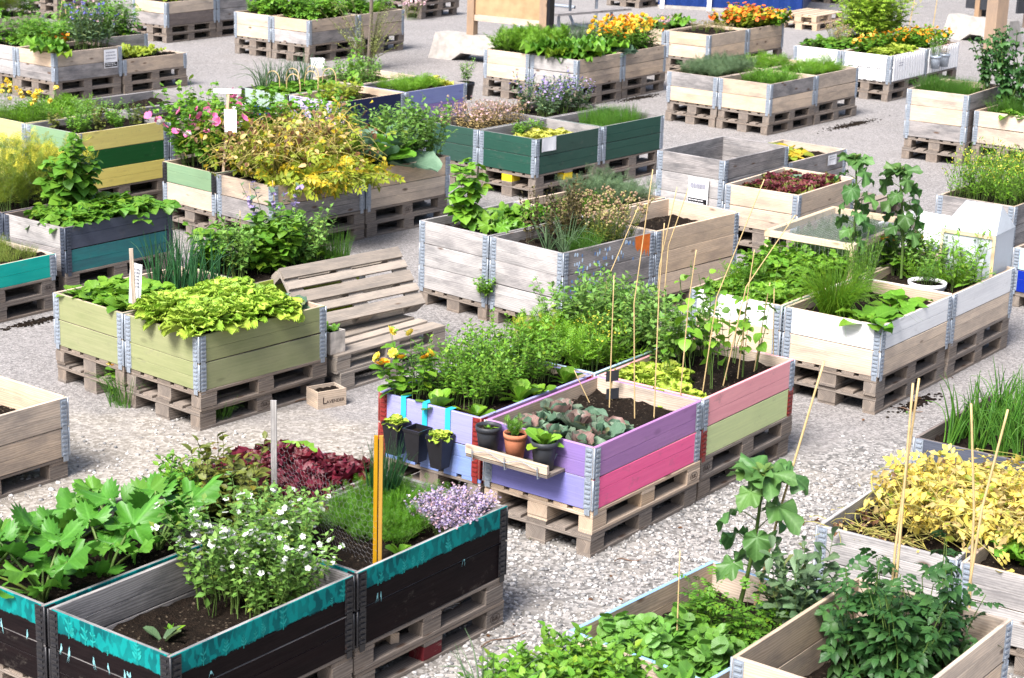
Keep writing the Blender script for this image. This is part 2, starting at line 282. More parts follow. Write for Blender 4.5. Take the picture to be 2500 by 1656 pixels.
def gdens(x,y):
    q=np.clip((12.9+.25*(x>1)-y+.35*np.sin(x*2.1)+.3*np.sin(x*5.3+y*3))/1.2,0,1)
    return q*np.where(x<-.4,.28,1)*(1-.75*np.exp(-((x-.55)**2/.12+(y-8.9)**2/.5)))
stones('gravel',60000,(-3.2,4.2),(7.6,13.6),.005,.019,gdens,3)
# ---------------------------------------------------------------- pallets and planter boxes
LL,WW,CHT,PHT,GAP=1.2,.8,.2,.144,.03
def pallet_meshes(matkey):
    m=WM(matkey); out={}
    T=Matrix.Translation; d=MB(); y=0
    for wv in (.145,.1,.145,.1,.145): d.beam(1.2,wv,.022,T((0,y+wv*0,0))@Matrix.Rotation(-PI/2,4,'X')@T((0,-.144,0)) if 0 else T((0,y,.144))@Matrix.Rotation(-PI/2,4,'X'),.003); y+=wv+.04125
    out['top_deck']=d.mesh('top_deck',m)
    d=MB()
    for x in (0,.5275,1.055): d.beam(.8,.145,.0215,T((x+.145,0,.1215))@Matrix.Rotation(PI/2,4,'Z')@Matrix.Rotation(-PI/2,4,'X')@T((0,0,0)),.003)
    out['stringer_boards']=d.mesh('stringer_boards',m)
    d=MB()
    for y,wv in ((0,.1),(.3275,.145),(.7,.1)): d.beam(1.2,wv,.022,T((0,y,.022))@Matrix.Rotation(-PI/2,4,'X'),.003)
    out['bottom_boards']=d.mesh('bottom_boards',m)
    for wv in (.1,.145):
        d=MB(); d.beam(.145,.078,wv,None,.004); out['block%g'%wv]=d.mesh('block',m)
    return out
PM={k:pallet_meshes(k) for k in 'PNQ'}
def pallet(x,y,z,th,label,key='P',group='wooden pallets',over={},tilt=None):
    """over: block index -> material"""
    e=empty('wooden_pallet',(x,y,z),th,label,'pallet',group); M=PM[key]
    if tilt: e.rotation_euler=tilt
    for nm in ('top_deck','stringer_boards','bottom_boards'):
        o=link(nm,M[nm],e)
        if nm in over: o.material_slots[0].link='OBJECT'; o.material_slots[0].material=over[nm]
    i=0
    for u in (0,.5275,1.055):
        for v,wv in ((0,.1),(.3275,.145),(.7,.1)):
            o=link('block',M['block%g'%wv],e,(u+rnd.uniform(-.006,.006),v+rnd.uniform(-.002,.004),.022))
            if i in over: o.material_slots[0].link='OBJECT'; o.material_slots[0].material=over[i]; o['label']='painted block'
            i+=1
    return e
_hm=[]
def hinge_mesh():
    if _hm: return _hm[0]
    mb=MB()
    for ax in (0,1):
        def bb(a,b):
            if ax==0: mb.box((a[0],a[1],a[2]),(b[0],b[1],b[2]))
            else: mb.box((a[1],a[0],a[2]),(b[1],b[0],b[2]))
        bb((.008,-.0035,.006),(.062,-.0006,.190))
        for k in range(6): bb((.016,-.0105,.016+k*.030),(.054,-.0034,.028+k*.030))
        bb((.014,-.0070,-.03),(.052,-.0042,.010))
    z=np.linspace(.004,.192,3); mb.tubes(np.stack([np.full(3,-.001),np.full(3,-.001),z],1),.006,.006,8,cap=True)
    _hm.append(mb.mesh('corner_hinge',STEEL)); return _hm[0]
def soil_mesh(Lx=1.155,Wx=.755,amp=.014,hole=None):
    nx,ny=26,18; X,Y=np.meshgrid(np.linspace(.022,.022+Lx,nx),np.linspace(.022,.022+Wx,ny)); Z=amp*(np.sin(X*9+rs.rand()*6)*np.sin(Y*11+rs.rand()*6)+rs.randn(ny,nx)*.6)
    mb=MB(); i=np.arange(nx*ny).reshape(ny,nx); mb.add(np.stack([X.ravel(),Y.ravel(),Z.ravel()],1),np.stack([i[:-1,:-1],i[:-1,1:],i[1:,1:],i[1:,:-1]],-1).reshape(-1,4),0,None,True)
    return mb.mesh('soil',SOIL)
BX={}
class Box:
    def pt(s,u,v,z=0): c,n=math.cos(s.th),math.sin(s.th); return Vector((s.x+u*c-v*n,s.y+u*n+v*c,z))
    def sp(s,u,v,dz=0): return s.pt(u,v,s.zs+dz)
def planter(key,fr,i,j,npal,ncol,desc,S,Lf,soil=.07,inn='m',far='m',hin='s',top=None,pk='P',tp=None,over=None,du=0,dv=0,lab=None,planks=2):
    """fr=(x,y,theta) of the cluster; (i,j) grid slot; S / Lf: boards of the short and long near side, top to bottom"""
    x0,y0,th=fr; u,v=i*(LL+GAP)+du,j*(WW+GAP)+dv; c,n=math.cos(th),math.sin(th)
    b=Box(); b.th=th+rnd.uniform(-.004,.004); b.x=x0+u*c-v*n; b.y=y0+u*n+v*c; b.key=key; b.desc=desc
    zb=npal*PHT; b.zt=zb+ncol*CHT; b.zs=b.zt-soil; b.ncol=ncol; BX[key]=b
    for k in range(npal):
        lv='' if npal==1 else ('lower ','upper ')[k]
        q=b.pt(rnd.uniform(-.012,.012),rnd.uniform(-.01,.01))
        kk=(tp or pk) if k==npal-1 else pk
        pallet(q.x,q.y,k*PHT,b.th+rnd.uniform(-.008,.008),(lv+('pale ' if kk=='N' else 'weathered ')+'wooden pallet under the '+desc),kk,'wooden pallets under the planter boxes',over if (over and k==npal-1) else {})
    e=empty('planter_box',(b.x,b.y,zb),b.th,lab or desc[0].lower()+desc[1:]+', raised on '+('two stacked pallets' if npal==2 else 'one pallet'),'planter box','raised planter boxes'); b.e=e
    S=[S]*ncol if isinstance(S,str) else S; Lf=[Lf]*ncol if isinstance(Lf,str) else Lf; hin=hin*ncol if len(hin)==1 else hin; t=.021
    for k in range(ncol):                    # k=0 top collar
        z=(ncol-1-k)*CHT+.003
        for sd,(ln,loc,rz) in enumerate(((WW-2*t-.001,(0,WW-t-.0005),-PI/2),(LL,(0,0),0),(WW-2*t-.001,(LL,t+.0005),PI/2),(LL,(LL,WW),PI))):
            mk=(S[k],Lf[k],far,far)[sd]; outer=WM(mk); iw=WM(inn); mb=MB(); paint=mk in PT
            hs=[.195] if (planks==1 or rnd.random()<.3) else ([.09,.1045] if rnd.random()<.5 else [.115,.0795])
            zz=0
            for h in hs: mb.beam(ln,h,t,None,.0025,1,0,0,zz); zz+=h+.0006
            for fi,(fa,mi,sm) in enumerate(mb.f):      # top edge of the collar takes the paint too when asked
                if top and k==0 and len(mi)==8 and fi>=(len(mb.f)-3): mi[2]=2; mi[3]=2; mi[4]=2
            o=mb.obj('side_board',[outer,iw,WM(top) if top else iw],e,(loc[0],loc[1],z+rnd.uniform(-.002,.002)),rz+rnd.uniform(-.003,.003)); o.rotation_euler[1]=rnd.uniform(-.003,.003)
            if paint: o['label']='painted '+{'periw':'periwinkle','lav':'lavender','hot':'hot pink','limey':'lime','pine':'dark green','tealw':'worn teal','yel':'pale yellow','dgreen':'dark green','gsage':'grey green','smoke':'smoky blue','sky':'light blue','deep':'deep blue','sage':'sage green','rim':'light blue'}.get(mk,mk)+' side board'
        for (hx,hy,rz) in ((0,0,0),(0,WW,-PI/2),(LL,0,PI/2),(LL,WW,PI)):
            o=link('corner_hinge',hinge_mesh(),e,(hx,hy,z),rz); hk=hin[k]
            if hk!='s': o.material_slots[0].link='OBJECT'; o.material_slots[0].material=HM[hk]
    if soil<ncol*CHT+.02: link('soil',soil_mesh(),e,(0,0,ncol*CHT-soil))
    return b
FR=dict(A=(-2.14340509,12.65299459,.86604042),B=(2.68529377,13.47891296,.93713886),C=(.49977075,10.58606796,.94450982),D=(-1.44109323,7.64891554,.93557375),E=(.3974098,15.21254109,.8468753),
 F=(-2.29144572,17.79499483,.85661533),G=(.19692546,20.73979126,.89912548),H=(.80260825,27.24364281,.96100361),I=(3.32191744,25.45383111,.91739151),J=(5.525,23.653,.984),J2=(6.286,23.284,.92),
 K=(-3.791,15.807,.918),K2=(-4.581,14.761,.92),L=(-4.433,19.135,.903),M=(-6.379,26.319,.918),P=(-3.396,30.97,.96),O=(-6.029,32.872,.96),N=(-8.702,31.405,.92),U=(2.98,30.65,.942),W=(5.514,28.761,.942),
 Y1=(2.045,18.747,.9),Y2=(2.702,18.133,.95),Y3=(2.831,19.809,.906),Z1=(.92,7.859,.88),Z2=(.914,7.536,.9),Z3=(1.663,7.355,.93),AA=(2.364,9.396,.984),BB=(3.176,10.93,.941),CC=(-3.55,10.726,.92),V=(-2.155,22.831,.922))
p=planter
p('A1',FR['A'],0,0,2,2,'sage green box of frilly lettuce','sage','sage',.05)
p('A2',FR['A'],0,1,2,2,'sage green box of turnip greens and onions','sage','sage',.07)
p('A3',FR['A'],1,1,2,2,'lime green box of beans behind the leaning pallet','lime',['limey','limey'],.05,inn='d')
p('B1',FR['B'],0,0,2,2,'white topped box of chives and chard',['white','n'],['white','n'],.08)
p('B2',FR['B'],0,1,2,2,'white topped box of mixed lettuce and peas',['white','n'],['white','n'],.05)
p('B3',FR['B'],1,0,2,2,'white topped box with the mini greenhouse',['white','m'],['white','n'],.07)
p('B4',FR['B'],1,1,2,2,'plain box under the wire mesh frame','m','m',.06)
p('C1',FR['C'],0,0,2,2,'purple and hot pink box of red cabbages',['violet','periw'],['orchid','hot'],.10,top='orchid',pk='P',tp='N')
p('C2',FR['C'],0,1,2,2,'lavender blue box of mint with hanging pots',['lav','blue'],['orchid','m'],.05,hin='r',top='lav',over={'top_deck':WM('blue')})
p('C3',FR['C'],1,0,2,2,'pink and pale green box of bean seedlings','m',['pink','lime'],.08,hin='sr',top='pink')
p('C4',FR['C'],1,1,2,2,'pale blue rimmed box of peas and dill','m','mint',.05,top='sky')
p('D1',FR['D'],0,0,2,2,'teal banded black box of peas and bare soil','black','black',.22,inn='g',hin='k')
p('D2',FR['D'],0,1,2,2,'teal banded black box of courgette plants','black','black',.12,inn='g',hin='k')
p('D3',FR['D'],1,0,2,2,'teal banded black box of flowering thyme','black','black',.10,inn='g',hin='k')
p('D4',FR['D'],1,1,2,2,'grey box of dark red lettuce','g','g',.10,inn='g')
p('E1',FR['E'],0,0,1,3,'tall grey box with painted blue dots','p','g',.09,inn='g')
p('E2',FR['E'],0,1,1,3,'tall silver grey box of raspberry and squash','p','p',.10,inn='g')
p('E3',FR['E'],1,0,1,3,'tall fresh pine box of bare soil','n','n',.16,inn='n')
p('E4',FR['E'],1,1,1,3,'tall pine box of dill and marjoram','n','n',.07,inn='n')
p('F1',FR['F'],0,0,2,2,'aged wood box of withered potato plants',['m','g'],['m','g'],.05,inn='d')
p('F2',FR['F'],0,1,2,2,'green topped box of pink mallow flowers',['mint','n'],['mint','n'],.05,hin='ks')
p('F3',FR['F'],1,0,2,2,'pine box of cabbages and pea shoots','n','n',.05)
p('F4',FR['F'],1,1,2,2,'hidden wood box of lilac oregano','m','m',.05)
p('G1',FR['G'],0,0,2,2,'dark green box of small yellow lettuces','pine','pine',.14,inn='g',over={1:plain('yellow_block_paint',(.75,.55,.02)),3:plain('yellow_block_paint',(.75,.55,.02))})
p('G2',FR['G'],0,1,2,2,'dark green box of dried brown flowers','pine','pine',.10,inn='g')
p('G3',FR['G'],1,0,2,2,'dark green box of fine chives','pine','pine',.10,inn='g')
p('G4',FR['G'],1,1,2,2,'grey box of cornflowers and borage','g','g',.06,inn='g')
p('H1',FR['H'],0,0,2,2,'wood box of rhubarb','p','m',.05)
p('H2',FR['H'],0,1,2,2,'pale pine box of parsley beside the concrete block','n','n',.05)
p('H3',FR['H'],1,0,2,2,'wood box of orange and yellow marigolds',['m','n'],['m','n'],.05)
p('H4',FR['H'],1,1,2,2,'wood box of leeks behind the rhubarb','m','m',.05)
p('I1',FR['I'],0,0,2,2,'pine box of dark carrot tops',['m','n'],['g','n'],.08)
p('I2',FR['I'],0,1,2,2,'grey topped pine box of fine dill',['g','n'],['g','n'],.05)
p('I3',FR['I'],1,0,2,2,'pine box of pale carrot tops','m','m',.06)
p('I4',FR['I'],1,1,2,2,'wood box at the back of the carrot tops','m','m',.06)
p('J1',FR['J'],0,0,2,3,'tall wood box of onions and tall sunflowers',['m','n','g'],['g','d','d'],.07)
p('J2',FR['J2'],0,0,2,2,'wood box of tall grass at the right edge',['n','m'],'m',.05)
p('K1',FR['K'],0,0,2,2,'slate and teal box of strawberries',['p','g'],['slate','tealw'],.06,inn='d',hin='b')
p('K2',FR['K2'],0,0,2,1,'low turquoise box of grass','teal','teal',.03,hin='s')
p('K3',FR['K'],0,1,2,2,'slate box of yellow dill','slate','slate',.06,inn='d',hin='b')
p('L1',FR['L'],0,0,2,3,'yellow and dark green striped box of herbs',['mint','yel','yel'],['yel','dgreen','yel'],.07,inn='g')
p('L2',FR['L'],0,1,2,3,'pale yellow box of carrots and yarrow',['yel','mint','yel'],'yel',.07,inn='g')
p('L3',FR['L'],1,0,2,3,'grey box of young squash plants','g','m',.09,inn='g')
p('L4',FR['L'],1,1,2,3,'empty looking grey box behind the carrots','g','g',.09,inn='g')
p('M1',FR['M'],0,0,2,2,'two tone wood box of cornflowers and rhubarb',['n','g'],['m','g'],.05)
p('M2',FR['M'],1,0,2,1,'low wood box of yellowing squash','m','m',.03)
p('M3',FR['M'],0,1,2,2,'weathered wood box at the left of the cornflowers','p','g',.05)
p('M4',FR['M'],1,1,2,2,'grey wood box behind the cornflowers','g','g',.05)
p('N1',FR['N'],0,0,2,1,'low pale box in the far left corner','m','m',.03)
p('O1',FR['O'],0,0,2,2,'far box with a dark lower board',['n','g'],['n','d'],.05)
p('O2',FR['O'],1,0,2,2,'far grey box behind the pine boxes','g','g',.05)
p('P1',FR['P'],0,0,2,2,'pine box of potatoes behind the young tree',['n','p'],['m','g'],.04)
p('P2',FR['P'],0,1,2,2,'white pine box of leafy greens','n','n',.04)
p('P3',FR['P'],1,0,2,2,'brown wood box beside the young tree','g','m',.04)
p('U1',FR['U'],0,0,2,2,'fresh pine box of yellow green oregano','n','n',.04)
p('U2',FR['U'],0,1,2,2,'far wood box of squash and lavender','m','m',.04)
p('U3',FR['U'],1,0,2,2,'pine box of red and orange nasturtiums',['m','n'],['n','m'],.04)
p('W1',FR['W'],0,0,2,2,'white picket box of orange nasturtiums','white','white',.04)
p('W2',FR['W'],0,1,2,2,'white painted box of strawberry leaves','white','white',.04)
p('W3',FR['W'],1,0,2,2,'white picket box with hanging flower pots','white','white',.04)
p('W4',FR['W'],1,1,2,2,'white box of tall lovage','white','white',.04)
p('Y1',FR['Y1'],0,0,2,3,'tall grey box standing empty',['g','p','p'],['g','g','g'],.28,inn='g')
p('Y2',FR['Y2'],0,0,2,2,'fresh pine box of red curly lettuce',['n','m'],['n','m'],.07,inn='n')
p('Y3',FR['Y3'],0,0,2,2,'grey wood box of beetroot','g','g',.08,inn='m')
p('Z1',FR['Z1'],0,0,1,2,'blue rimmed box of the sunflower','m','m',.16,top='rim',inn='m')
p('Z2',FR['Z2'],-1,0,1,2,'blue rimmed box of mint at the bottom edge','m','m',.06,top='rim',inn='g')
p('Z3',FR['Z3'],0,0,2,2,'bare wood box of tomato plants','n','n',.34,inn='m')
p('AA1',FR['AA'],0,0,1,2,'pale wood box of yellow potato plants','p','p',.11,inn='p')
p('AA2',FR['AA'],0,-1,1,2,'pale wood box at the right edge','p','p',.07)
p('BB1',FR['BB'],0,0,1,2,'dark box of onions at the right edge','slate','slate',.08,inn='d')
p('CC1',FR['CC'],0,0,1,2,'brown wood box at the left edge','m','m',.2,inn='n')
p('V1',FR['V'],0,0,2,2,'lilac and navy box of celery',['lilac','lilac'],['navy','navy'],.09,inn='n')
p('V2',FR['V'],0,1,2,2,'grey green box of strawberries and leeks',['gsage','deep'],'gsage',.06,inn='g',hin='k')
p('V3',FR['V'],1,0,2,2,'smoky blue and plum box of bright carrots','smoke',['smoke','plum'],.06,inn='g')
p('V4',FR['V'],1,1,2,2,'wood box behind the leeks','m','m',.09,inn='n')
q=at(2478,505,.688); p('MU',(q.x,q.y,.92),0,0,2,2,'grey box of yellow flowering mustard','g','g',.05)
q=at(2235,502,.73); p('WH',(q.x-1.2*math.cos(.92)+.8*math.sin(.92),q.y-1.2*math.sin(.92)-.8*math.cos(.92),.92),0,0,2,2,'all white box beside the mini greenhouse','white','white',.3,inn='white')
q=at(2476,603,.544); p('BL',(q.x+.8*math.sin(.9),q.y-.8*math.cos(.9),.9),0,0,1,2,'light and deep blue box at the right edge',['sky','deep'],['sky','deep'],.06)
# ---------------------------------------------------------------- leaf templates (grow along +Y, length 1)
def wprof(kind,t):
    if kind=='ov': return np.sin(PI*t**.75)**.9*.30+.004
    if kind=='lance': return np.sin(PI*t**.8)*.14+.004
    if kind=='spat': return (.10+.34*t**1.1)*np.sqrt(np.clip(1-(t*.985)**7,0,1))
    if kind=='broad': return (.06+.44*np.sin(PI*np.clip(t,0,1)**.85)**.8)*np.where(t>.995,.2,1)
    if kind=='cab': return (.08+.46*np.sin(PI*t**1.05*.92)**.75)
    if kind=='fan': return (.10+.55*t**.8)*np.sqrt(np.clip(1-(t*.98)**9,0,1))
def gleaf(kind,nl=4,nw=1,droop=.2,fold=.15,ruf=0,frq=6,seed=0,serr=0,curl=0):
    r=np.random.RandomState(seed); t=np.linspace(0,1,nl+1); s=np.linspace(-1,1,2*nw+1); w=wprof(kind,t)
    if serr: w=w*(1+serr*np.where(np.arange(nl+1)%2,1,-1))
    T,S=np.meshgrid(t,s,indexing='ij'); Wd=w[:,None]; ph=r.rand(4)*6
    X=S*Wd; Z=fold*np.abs(X)-droop*T**2+ruf*np.abs(S)**2*(np.sin(frq*T*PI+ph[0]+2*np.sign(S))+.6*np.sin(frq*1.9*T*PI+ph[1]))*.5-curl*S**2*.2
    Z+=ruf*.9*np.clip(T-.6,0,1)*np.sin(S*frq*1.1+ph[2]); Y=T+ruf*.35*np.abs(S)*np.sin(frq*T*PI*1.2+ph[3])
    V=np.stack([X,Y*.98,Z],-1).reshape(-1,3); i=np.arange((nl+1)*(2*nw+1)).reshape(nl+1,-1)
    return V,[np.stack([i[:-1,:-1],i[:-1,1:],i[1:,1:],i[1:,:-1]],-1).reshape(-1,4)]
def pleaf(rfun,nth=20,rings=2,cup=.15,ruf=.06,frq=5,seed=0,gap=.0,cen=.0):
    r=np.random.RandomState(seed); th=np.linspace(-PI+gap,PI-gap,nth); V=[(0,cen,0)]; ph=r.rand()*6; rr=rfun(th)
    for k in range(1,rings+1):
        f=k/rings; rad=rr*f
        for a,q in zip(th,rad): V.append((math.sin(a)*q,cen+math.cos(a)*q,cup*q*q+ruf*f*f*math.sin(a*frq+ph)-.25*max(0,math.cos(a)*q)**2))
    V=np.array(V); i=1+np.arange(nth*rings).reshape(rings,nth); tri=np.stack([np.zeros(nth-1,int),i[0,1:],i[0,:-1]],1)
    fl=[tri]
    if rings>1: fl.append(np.stack([i[:-1,:-1],i[:-1,1:],i[1:,1:],i[1:,:-1]],-1).reshape(-1,4))
    return V,fl
def combine(ls):
    V=[];Q={};n=0
    for (v,qs),M in ls:
        v=v@np.array(M.to_3x3()).T+np.array(M.translation); V.append(v)
        for q in qs: Q.setdefault(q.shape[1],[]).append(q+n)
        n+=len(v)
    return np.concatenate(V),[np.concatenate(x) for x in Q.values()]
def Rz(a): return Matrix.Rotation(a,4,'Z')
def Sc(a): return Matrix.Scale(a,4)
def Tr(*a): return Matrix.Translation(a)
TM={}
TM['ov']=gleaf('ov',3,1,.18,.3); TM['ov1']=gleaf('ov',2,1,.12,.3); TM['ovs']=gleaf('ov',5,1,.3,.35,serr=.10); TM['lance']=gleaf('lance',3,1,.25,.3); TM['bean']=gleaf('broad',4,1,.35,.25)
TM['let']=gleaf('fan',12,8,.35,.4,.20,12,1,curl=-.45); TM['let2']=gleaf('fan',12,8,.7,.35,.24,13,2,curl=-.4); TM['redl']=gleaf('fan',8,5,.3,.3,.30,9,3,curl=-.4); TM['spat']=gleaf('spat',5,2,.3,.35,.03,4,4)
TM['cab']=gleaf('cab',9,4,.15,.12,.07,4,5,curl=-.6); TM['chard']=gleaf('broad',6,2,.4,.2,.10,6,6); TM['rhu']=pleaf(lambda t:.62*(1-.55*(np.abs(t)/PI)**6)*(1+.06*np.sin(t*9)),34,4,.25,.16,9,1,.25)
def lobed(nl,dep,jag,jf,a0=2.5):
    return lambda t:.6*np.where(np.abs(t)<a0,1,.75)*(1-dep+dep*np.abs(np.cos(t*nl/2)))*(1+jag*np.sin(t*jf))*(.78+.22*np.cos(t))
TM['squash']=pleaf(lobed(5*.8,.50,.12,33),64,5,.42,.10,4,2,.3); TM['squash2']=pleaf(lobed(5*.8,.48,.12,31),64,5,-.12,.13,5,5,.3)
TM['sunf']=pleaf(lambda t:.55*(.72+.28*np.cos(t))*(1+.25*np.exp(-(t/.35)**2))*(1+.05*np.sin(t*25)),40,5,-.25,.13,6,3,.2); TM['mallow']=pleaf(lambda t:.55*(.85+.15*np.cos(t))*(.85+.15*np.cos(t*5)),16,2,.2,.05,4,4,.3)
TM['nast']=pleaf(lambda t:.5*(1+.035*np.cos(t*7)),18,2,.22,.035,4,6,0,0); TM['disc']=pleaf(lambda t:.5+0*t,9,1,.3,0,1,1,0); TM['umb']=(TM['disc'][0]@np.array(Matrix.Rotation(-PI/2,4,'X').to_3x3()).T,TM['disc'][1])
TM['trif']=combine([(TM['bean'],Rz(0)@Tr(0,.3,0)@Sc(.75)),(TM['bean'],Tr(0,.28,0)@Rz(1.35)@Sc(.7)),(TM['bean'],Tr(0,.28,0)@Rz(-1.35)@Sc(.7))])
_o=gleaf('ov',3,1,.25,.3,serr=0); _os=gleaf('ov',5,1,.35,.3,.05,4,3,.16)
TM['pinn']=combine([(_o,Tr(0,.62,-.05)@Sc(.42))]+[(_o,Tr(0,y,0)@Rz(s*1.15)@Sc(c)) for y,c in ((.6,.36),(.36,.36),(.14,.28)) for s in (1,-1)])
TM['tomato']=combine([(_os,Tr(0,.6,-.08)@Sc(.5))]+[(_os,Tr(0,y,-.05*y)@Rz(s*1.1)@Sc(c)) for y,c in ((.58,.42),(.3,.42),(.12,.22)) for s in (1,-1)])
def frond(seed,np_=6,nn=7,thin=.010):
    r=np.random.RandomState(seed); V=[];Q=[]
    def quad(a,b,wd):
        a,b=np.array(a),np.array(b); d=b-a; s=np.array([-d[1],d[0],.3*r.randn()*np.linalg.norm(d)]); s=s/(np.linalg.norm(s)+1e-9)*wd; n=len(V); V.extend([a-s,a+s,b+s*.3,b-s*.3]); Q.append((n,n+1,n+2,n+3))
    quad((0,0,0),(0,1,-.15),thin*1.2)
    for k in range(np_):
        y=.15+.8*k/np_; ln=.34*(1-.65*(k/np_))
        for s in (1,-1):
            a=np.array((0,y,-.15*y*y)); d=np.array((s*.8,.6,.12*r.randn())); quad(a,a+d*ln,thin*.8)
            for m in range(nn):
                q=a+d*ln*(m+1)/nn; dd=np.array((s*r.uniform(.1,1),r.uniform(-.1,1),r.uniform(-.35,.6))); quad(q,q+dd*ln*.42,thin)
    return np.array(V),[np.array(Q)]
TM['frond']=frond(1); TM['frond2']=frond(2,5,5,.016); TM['curly']=frond(3,5,6,.030)
def petals(n,r0,wd,cup,seed=1,layers=1):
    out=[]
    for l in range(layers):
        for k in range(n):
            a=2*PI*(k+.5*l)/n; V=np.array([(-.02,0,0),(.02,0,0),(wd,r0*.6,cup*.6),(-wd,r0*.6,cup*.6),(wd*.6,r0,cup*(1+.5*l)),(-wd*.6,r0,cup*(1+.5*l))])*(1-.25*l)+np.array((0,0,.05*l))
            out.append(((V,[np.array([(0,1,2,3),(3,2,4,5)])]),Rz(a)))
    v,q=combine(out); M=Matrix.Rotation(-PI/2,4,'X'); return v@np.array(M.to_3x3()).T,q   # faces +Y (the growing direction)
TM['daisy']=petals(9,.5,.13,.06,1,2); TM['bell']=petals(5,.5,.26,.22); TM['five']=petals(5,.5,.22,.05); TM['pom']=petals(8,.5,.17,.2,1,3); TM['corn']=petals(8,.5,.08,.3,1,1)
ICOV=(ICO[0]*.5+np.array((0,.3,0)),[ICO[1]]); TM['ball']=ICOV
# ---------------------------------------------------------------- plant generators: each returns [(part name, mesh)]
def herb(seed,n,Rr,h,per,tm,ls,lm,sm='stem',spread=.35,pitch=(-.2,.6),t0=.2,sr=.0028,hv=.25,flo=None,droop=0.,tap=.45,wh=1,asp=None):
    r=np.random.RandomState(seed); a=r.uniform(0,2*PI,n); q=Rr*np.sqrt(r.rand(n)); base=np.stack([np.cos(a)*q,np.sin(a)*q,0*q],1)*.6
    H=h*(1+hv*r.uniform(-1,1,n)); off=spread*h*r.uniform(.2,1,n)+q*.5; a2=a+r.uniform(-.7,.7,n); D=np.stack([np.cos(a2)*off,np.sin(a2)*off,0*off],1)
    def pos(t): return base[:,None,:]+D[:,None,:]*(t**1.5)[...,None]+np.stack([0*t,0*t,H[:,None]*(t-droop*t**2.5)],-1)
    T=np.tile(np.linspace(0,1,6),(n,1)); P=pos(T); P[:,1:5,:2]+=r.randn(n,4,2)*.012*h
    st=MB(); st.tubes(P,sr,sr*.45,3)
    if wh==1: tl=t0+(1-t0)*(np.arange(per)[None]+r.rand(n,per))/per; yw=r.uniform(0,6.28,n)[:,None]+2.4*np.arange(per)[None]+.4*r.randn(n,per)
    else:
        m=per//wh; lv=np.repeat(np.arange(m),wh); tl=np.tile(t0+(1-t0)*(lv+.9)/m,(n,1)); yw=r.uniform(0,6.28,n)[:,None]+(np.tile(np.arange(wh),m)*2*PI/wh+lv*PI/wh)[None]+.2*r.randn(n,m*wh)
    tl=np.clip(tl,0,1); LP=pos(tl).reshape(-1,3); N=len(LP); sz=ls*(1-tap*tl.ravel())*r.uniform(.65,1.2,N)
    lf=MB(); tms=[tm] if isinstance(tm,str) else tm
    for k,x in enumerate(tms):
        m=(np.arange(N)%len(tms))==k; pp=r.uniform(pitch[0],pitch[1],N)
        lf.inst(TM[x],LP[m],yw.ravel()[m],(pp+.5*tl.ravel()**3)[m],(r.randn(N)*.3)[m],sz[m])
    out=[('stems',st.mesh('stems',LM(sm))),('leaves',lf.mesh('leaves',LM(lm) if isinstance(lm,str) else [LM(x) for x in lm]))]
    if flo:
        ft,fs,fn,fm,frange=flo; m=n*fn; k=np.repeat(np.arange(n),fn); tt=np.full((n,fn),1.) if frange is None else r.uniform(frange,1.02,(n,fn)); FP=pos(tt).reshape(-1,3)+r.randn(m,3)*np.array((1,1,.4))*(fs*.35 if fn>1 else 0)
        fms=[fm] if isinstance(fm,str) else fm
        if fs>=.055:
            for i in range(m):
                fb=MB(); fb.inst(TM[ft],FP[i:i+1],r.uniform(0,6.28),r.uniform(.4,1.5),r.uniform(0,6),fs*r.uniform(.7,1.2)); out.append(('flower',fb.mesh('flower',FM(fms[i%len(fms)]))))
            return out
        fb=MB()
        for z,x in enumerate(fms):
            s_=(np.arange(m)%len(fms))==z
            if s_.any(): fb.inst(TM[ft],FP[s_],r.uniform(0,6.28,s_.sum()),r.uniform(.4,1.5,s_.sum()),r.uniform(0,6,s_.sum()),fs*r.uniform(.7,1.2,s_.sum()),z)
        out.append(('flowers',fb.mesh('flowers',[FM(x) for x in fms])))
    return out
def rosette(seed,n,tm,size,lm,p=(1.35,.15),pet=0.,lp=None,ps=.55,sm='stem',sr=.004,Rr=.015,jit=.2,sv=.25,dome=0.):
    """leaves from one crown, inner ones upright, outer ones flat; pet = stalk length"""
    r=np.random.RandomState(seed); f=(np.arange(n)+.5)/n; yw=2.4*np.arange(n)+r.randn(n)*.3; pt=p[0]+(p[1]-p[0])*f+r.randn(n)*jit; sz=size*(ps+(1-ps)*np.sqrt(f))*r.uniform(1-sv,1+sv,n)
    b=np.stack([np.cos(yw)*Rr*np.sqrt(f),np.sin(yw)*Rr*np.sqrt(f),dome*(1-f)],1); out=[]
    if pet:
        ln=pet*(.55+.45*f)*r.uniform(.75,1.2,n); t=np.linspace(0,1,5); hz=np.cos(pt)*ln; vt=np.sin(pt)*ln
        P=b[:,None,:]+np.stack([np.cos(yw)[:,None]*hz[:,None]*t**1.25,np.sin(yw)[:,None]*hz[:,None]*t**1.25,vt[:,None]*(1.25*t-.25*t**2)],-1); st=MB(); st.tubes(P,sr,sr*.7,4); out.append(('stalks',st.mesh('stalks',LM(sm)))); b=P[:,-1]
    l2=pt if lp is None else r.uniform(lp[0],lp[1],n)
    lf=MB(); tms=[tm] if isinstance(tm,str) else tm; lms=[lm] if isinstance(lm,str) else lm
    for k,x in enumerate(tms):
        m=(np.arange(n)%len(tms))==k
        for z in range(len(lms)):
            mm=m&((np.arange(n)*7//3)%len(lms)==z)
            if mm.any(): lf.inst(TM[x],b[mm],yw[mm]+r.randn(mm.sum())*.2,l2[mm],r.randn(mm.sum())*.25,sz[mm],z)
    out.append(('leaves',lf.mesh('leaves',[LM(x) for x in lms]))); return out
